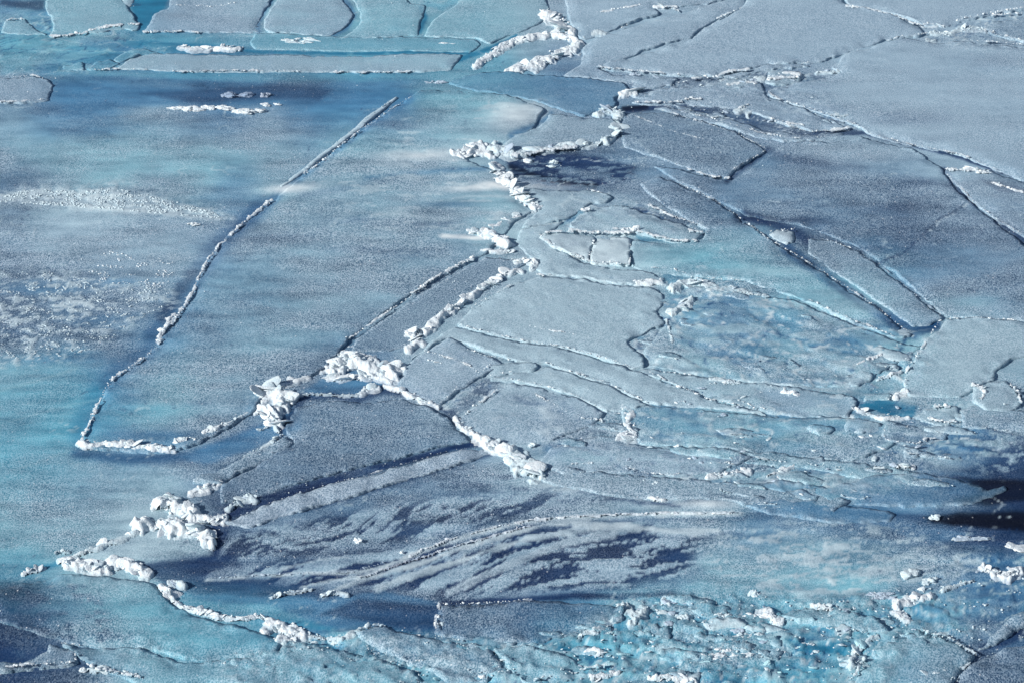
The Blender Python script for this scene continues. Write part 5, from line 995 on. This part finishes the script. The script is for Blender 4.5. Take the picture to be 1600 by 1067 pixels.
#CHUNKS
CH = [('flat pale slab of ice tilted on the turquoise slab', 471, 66, 24, 6, PALE, 14, 4), ('small white streak of ice on the turquoise slab', 699, 70, 14, 1.8, WHITE, 8, 3),
      ('thin pale sliver lying below the long bar slab', 680, 130, 16, 2.6, GREYICE, 8, 3), ('white flat float left of the middle of the dark channel', 292, 172, 24, 4.5, WHITE, 10, 4),
      ('white flat float in the middle of the dark channel', 340, 170, 26, 4.0, WHITE, 10, 4), ('near flat float in the dark channel, lower of the group', 398, 176, 28, 4.2, WHITE, 10, 4),
      ('lumpy float at the right end of the dark channel group', 424, 165, 13, 3.6, WHITE, 10, 3), ('faint grey float behind the white floats', 362, 151, 26, 3.0, (140, 158, 184), 8, 3),
      ('little grey float behind the right end of the white floats', 418, 151, 14, 3.0, (160, 172, 192), 8, 2), ('white flake of frost left of the straight crack', 303, 352, 11, 3, WHITE, 8, 3),
      ('small cube of snow on the combed frost', 560, 847, 6, 5, WHITE, 10, 1), ('tiny lump on the combed frost crest', 628, 865, 4, 3, WHITE, 10, 1),
      ('pale oval lump in the dark lead below the crag', 858, 259, 15, 6, PALE, 8, 3), ('tiny white lump left of the pale oval lump', 827, 254, 6, 3, WHITE, 8, 1),
      ('pyramid of snow on the bright right slab, left one', 948, 400, 3.2, 3, WHITE, 12, 1), ('pyramid of snow on the bright right slab, right one', 963, 402, 3.2, 3, WHITE, 12, 1),
      ('blunt white lump on the corner between the bright slabs', 993, 364, 8, 6, WHITE, 9, 1), ('small cone on the mottled plate', 1096, 708, 6, 5, PALE, 9, 1), ('tiny cone near the upper edge of the mottled plate', 1057, 699, 4, 3.6, WHITE, 9, 1),
      ('pale flake standing on the smooth translucent slab', 1024, 757, 5, 5, PALE, 12, 1), ('pale little cone near the right end of the snow mound', 1037, 783, 5, 5, WHITE, 12, 1),
      ('white lump on the low blue-grey slab', 1252, 775, 4, 4, WHITE, 8, 1), ('grey lump on the dark patch near the heap', 884, 700, 5, 3, PALE, 8, 1), ('rounded grey lump left of the dark patch near the heap', 836, 697, 12, 5, PALE, 8, 2),
      ('bright little cube on the pale turquoise ice', 1440, 922, 6, 5, WHITE, 10, 1), ('frosted cap above the bright little cube', 1450, 909, 15, 6, PALE, 8, 5), ('leaf of pale ice on the combed turquoise', 1422, 896, 14, 5, PALE, 9, 1),
      ('small white lump right of the pale sheet heap', 1353, 952, 7, 3.4, WHITE, 8, 2), ('flat white lump on the pale sheet', 1385, 953, 9, 2.6, PALE, 8, 2), ('long white cake on the turquoise brash', 1100, 1028, 28, 6, WHITE, 8, 9),
      ('round white lump at the left end of the long cake', 1064, 1010, 8, 5, WHITE, 8, 2), ('white lump right of the round lump', 1073, 1018, 12, 5, PALE, 8, 3), ('pale cake left of the round white lump', 1040, 1016, 18, 6, WHITE, 8, 5),
      ('flat pale cake far left in the turquoise brash', 968, 1012, 15, 3.5, PALE, 8, 4), ('lump at the right end of the long cake', 1138, 1033, 8, 4.5, PALE, 8, 2), ('small cake above the right end of the long cake', 1130, 1018, 14, 4.5, WHITE, 8, 4),
      ('pale cake farther right of the long cake', 1160, 1024, 18, 5, WHITE, 8, 5), ('low cake above the pale cake', 1170, 995, 20, 5, PALE, 8, 6), ('cake with rounded top in the turquoise water', 1130, 967, 17, 7, PALE, 8, 5),
      ('low cake beneath the rounded cake', 1142, 980, 15, 4, PALE, 8, 4), ('white crag left of the rounded cake', 1070, 965, 15, 8, PALE, 8, 6), ('small lump above the rounded cake', 1092, 958, 8, 4, PALE, 8, 3),
      ('bright flat bar of snow in the brash', 1190, 964, 26, 3.6, WHITE, 8, 6), ('pale crag by the tongue shaped floe', 1030, 958, 9, 6, PALE, 8, 4), ('faint lump upper left in the brash', 1075, 943, 6, 5, GREYICE, 8, 1),
      ('tiny lump between the cakes', 1095, 995, 7, 4, PALE, 8, 2), ('pale plate lump below the crest at bottom right', 1328, 1046, 8, 5, PALE, 8, 2), ('small white lump in the lower right turquoise', 1230, 1020, 7, 4, WHITE, 8, 2),
      ('faint white cake lower right in the turquoise', 1258, 1008, 13, 4, PALE, 8, 4), ('white flat cake on the combed turquoise', 1375, 932, 22, 7, GREYICE, 8, 8), ('pale frost patch lump on the combed turquoise', 1175, 930, 12, 6, PALE, 8, 5),
      ('small pale lump beside the jumble at the bottom', 540, 996, 10, 4, WHITE, 8, 3), ('white lump on the rounded frosted slab', 552, 1010, 8, 3.4, WHITE, 8, 2), ('white lump on the frosted lens', 618, 1006, 10, 4, WHITE, 8, 3),
      ('tiny lump on the far edge of the frosted lens', 570, 1000, 5, 3, WHITE, 8, 1), ('pale lump at the lower right of the frosted lens', 652, 1032, 8, 4, WHITE, 8, 2), ('round lump near the end of the frosted lens', 752, 1057, 9, 5, WHITE, 8, 2),
      ('round white lump on the lower ridge jumble', 435, 1005, 6, 4, WHITE, 8, 1), ('white lump on the dark smooth pool edge', 652, 994, 6, 4, WHITE, 8, 2), ('pale flake lump by the tongue floe left side', 690, 975, 10, 5, PALE, 8, 3),
      ('small round lump at the bottom left', 131, 1048, 5, 4, WHITE, 8, 1), ('bright boulder at the near end of the slab heap', 423, 662, 10, 6, WHITE, 7, 1), ('pale spread lump left of the near boulders', 410, 670, 10, 6, PALE, 7, 2),
      ('cube shaped lump on the frosted edge strip', 541, 531, 4.5, 5, WHITE, 12, 1), ('small pale slab on the blue plate at the right', 1500, 656, 12, 4, PALE, 9, 2), ('white lump cut by the right edge', 1592, 660, 10, 7, WHITE, 9, 3),
      ('frosted lump above the blue plate at the right', 1540, 655, 9, 4, PALE, 8, 4), ('little bump on the lower right smooth ice', 1495, 845, 8, 4, PALE, 8, 3), ('thin white flake near the lower right edge', 1588, 857, 14, 2, WHITE, 8, 1),
      ('long low flake of ice on the dark water', 1520, 842, 24, 4, GREYICE, 7, 5), ('small lump on the blue plate edge', 1460, 810, 7, 4, PALE, 7, 1), ('white flake left of the largest floe tip', 1110, 800, 40, 3, (214, 222, 232), 7, 1)]
for (lab, u, v, rx, ry, bc, fc, n) in CH[:-1]:
    chunk(lab, u, v, rx, ry, bc, fc, lumps=n)

# ------------------------------------------------------------------ crumbs too many to count
crumbs('snow_crumbs', 2600, [(15, 302), (60, 297), (120, 300), (180, 295), (250, 310), (330, 330), (350, 343), (270, 338), (160, 328), (60, 320), (0, 316)], 2.0, PALE, 1, clump=(22, 7, -.02))
crumbs('snow_crumbs', 1500, [(0, 420), (60, 425), (130, 430), (260, 450), (270, 470), (200, 510), (150, 545), (60, 565), (0, 570)], 1.9, PALE, 2, clump=(26, 7, .12))
crumbs('snow_crumbs', 260, [(120, 390), (280, 400), (260, 450), (140, 440)], 2.0, WHITE, 3, clump=(30, 9, .12))
crumbs('snow_crumbs', 420, [(0, 0), (1600, 0), (1600, 700), (0, 700)], 1.1, WHITE, 4, zoff=.11)
crumbs('snow_crumbs', 500, [(980, 940), (1600, 900), (1600, 1067), (820, 1067)], 2.6, PALE, 5, zoff=.02, clump=(50, 16, .06))
crumbs('snow_crumbs', 300, [(300, 1000), (700, 1000), (1000, 1067), (300, 1067)], 2.4, PALE, 6, zoff=.07, clump=(50, 14, .08))
crumbs('snow_crumbs', 160, [(1100, 560), (1500, 600), (1400, 740), (1000, 760)], 1.6, PALE, 7, zoff=.04, clump=(60, 12, .1))
crumbs('snow_crumbs', 360, [(900, 130), (1340, 100), (1330, 210), (1140, 280), (960, 260)], 1.4, PALE, 8, zoff=.05, clump=(60, 10, .05))
crumbs('snow_crumbs', 200, [(400, 620), (720, 630), (900, 800), (360, 900)], 1.3, PALE, 9, zoff=.03)

# ------------------------------------------------------------------ small shards frozen into the slush: copies of a few shapes
def shards(n, region, label, group, size, cols, seed, zoff):
    rs = np.random.RandomState(seed); protos = []
    for i in range(9):
        V_, F_ = lump(rs, 0, 0, 0, 1.0, 3, .25 + .25 * rs.rand(), 16, ang=0, tilt=.25, aspect=1.8, rough=.2)
        me = mesh_obj('ice_shard', V_, F_, SNOW, tint(len(V_), cols[i % len(cols)], rs)); protos.append(me)
    poly = np.array(region, float); lo, hi = poly.min(0), poly.max(0)
    pts = np.stack([rs.uniform(lo[0], hi[0], n * 9), rs.uniform(lo[1], hi[1], n * 9)], 1); pts = pts[inside(pts[:, 0], pts[:, 1], poly)]
    f = fbm(pts[:, 0] / 60, pts[:, 1] / 16, 3, seed); pts = pts[f > -.02][:n]
    gx, gy = ground(pts[:, 0], pts[:, 1]); zz = floor_z(gx, gy)
    for i, (p, x, y, z) in enumerate(zip(pts, gx, gy, zz)):
        o = protos[i] if i < len(protos) else protos[i % len(protos)].copy()
        if i >= len(protos): COL.objects.link(o)
        r = size * mpp(*p) * rs.choice([.4, .65, .95, 1.25], p=[.4, .33, .19, .08])
        o.location = (x, y, z + zoff + r * .05); o.scale = (r, r * rs.uniform(.7, 1.1), r); o.rotation_euler = (rs.uniform(-.35, .35), rs.uniform(-.35, .35), rs.choice([0, .4, -.4, 3.1]) + rs.uniform(-.3, .3))
        tag(o, label, 'ice shard', group)
shards(130, [(900, 960), (1080, 935), (1250, 945), (1420, 950), (1440, 1000), (1350, 1067), (560, 1067), (700, 1012), (850, 1010)], 'small pale shard frozen into the turquoise slush along the bottom', 'shards in the turquoise slush', 5.5, (PALE, GREYICE, CYAN), 41, .0)
shards(60, [(980, 600), (1330, 620), (1480, 650), (1420, 740), (1180, 760), (900, 740)], 'small pale shard lying on the broken plates of the middle right', 'shards on the broken plates', 4.5, (PALE, WHITE, GREYICE), 43, .03)
shards(40, [(960, 120), (1130, 108), (1260, 105), (1340, 200), (1200, 212), (1040, 176)], 'tiny grey shard in the broken strip between the far grey floes', 'shards between the far floes', 4, (PALE, GREYICE), 47, .015)
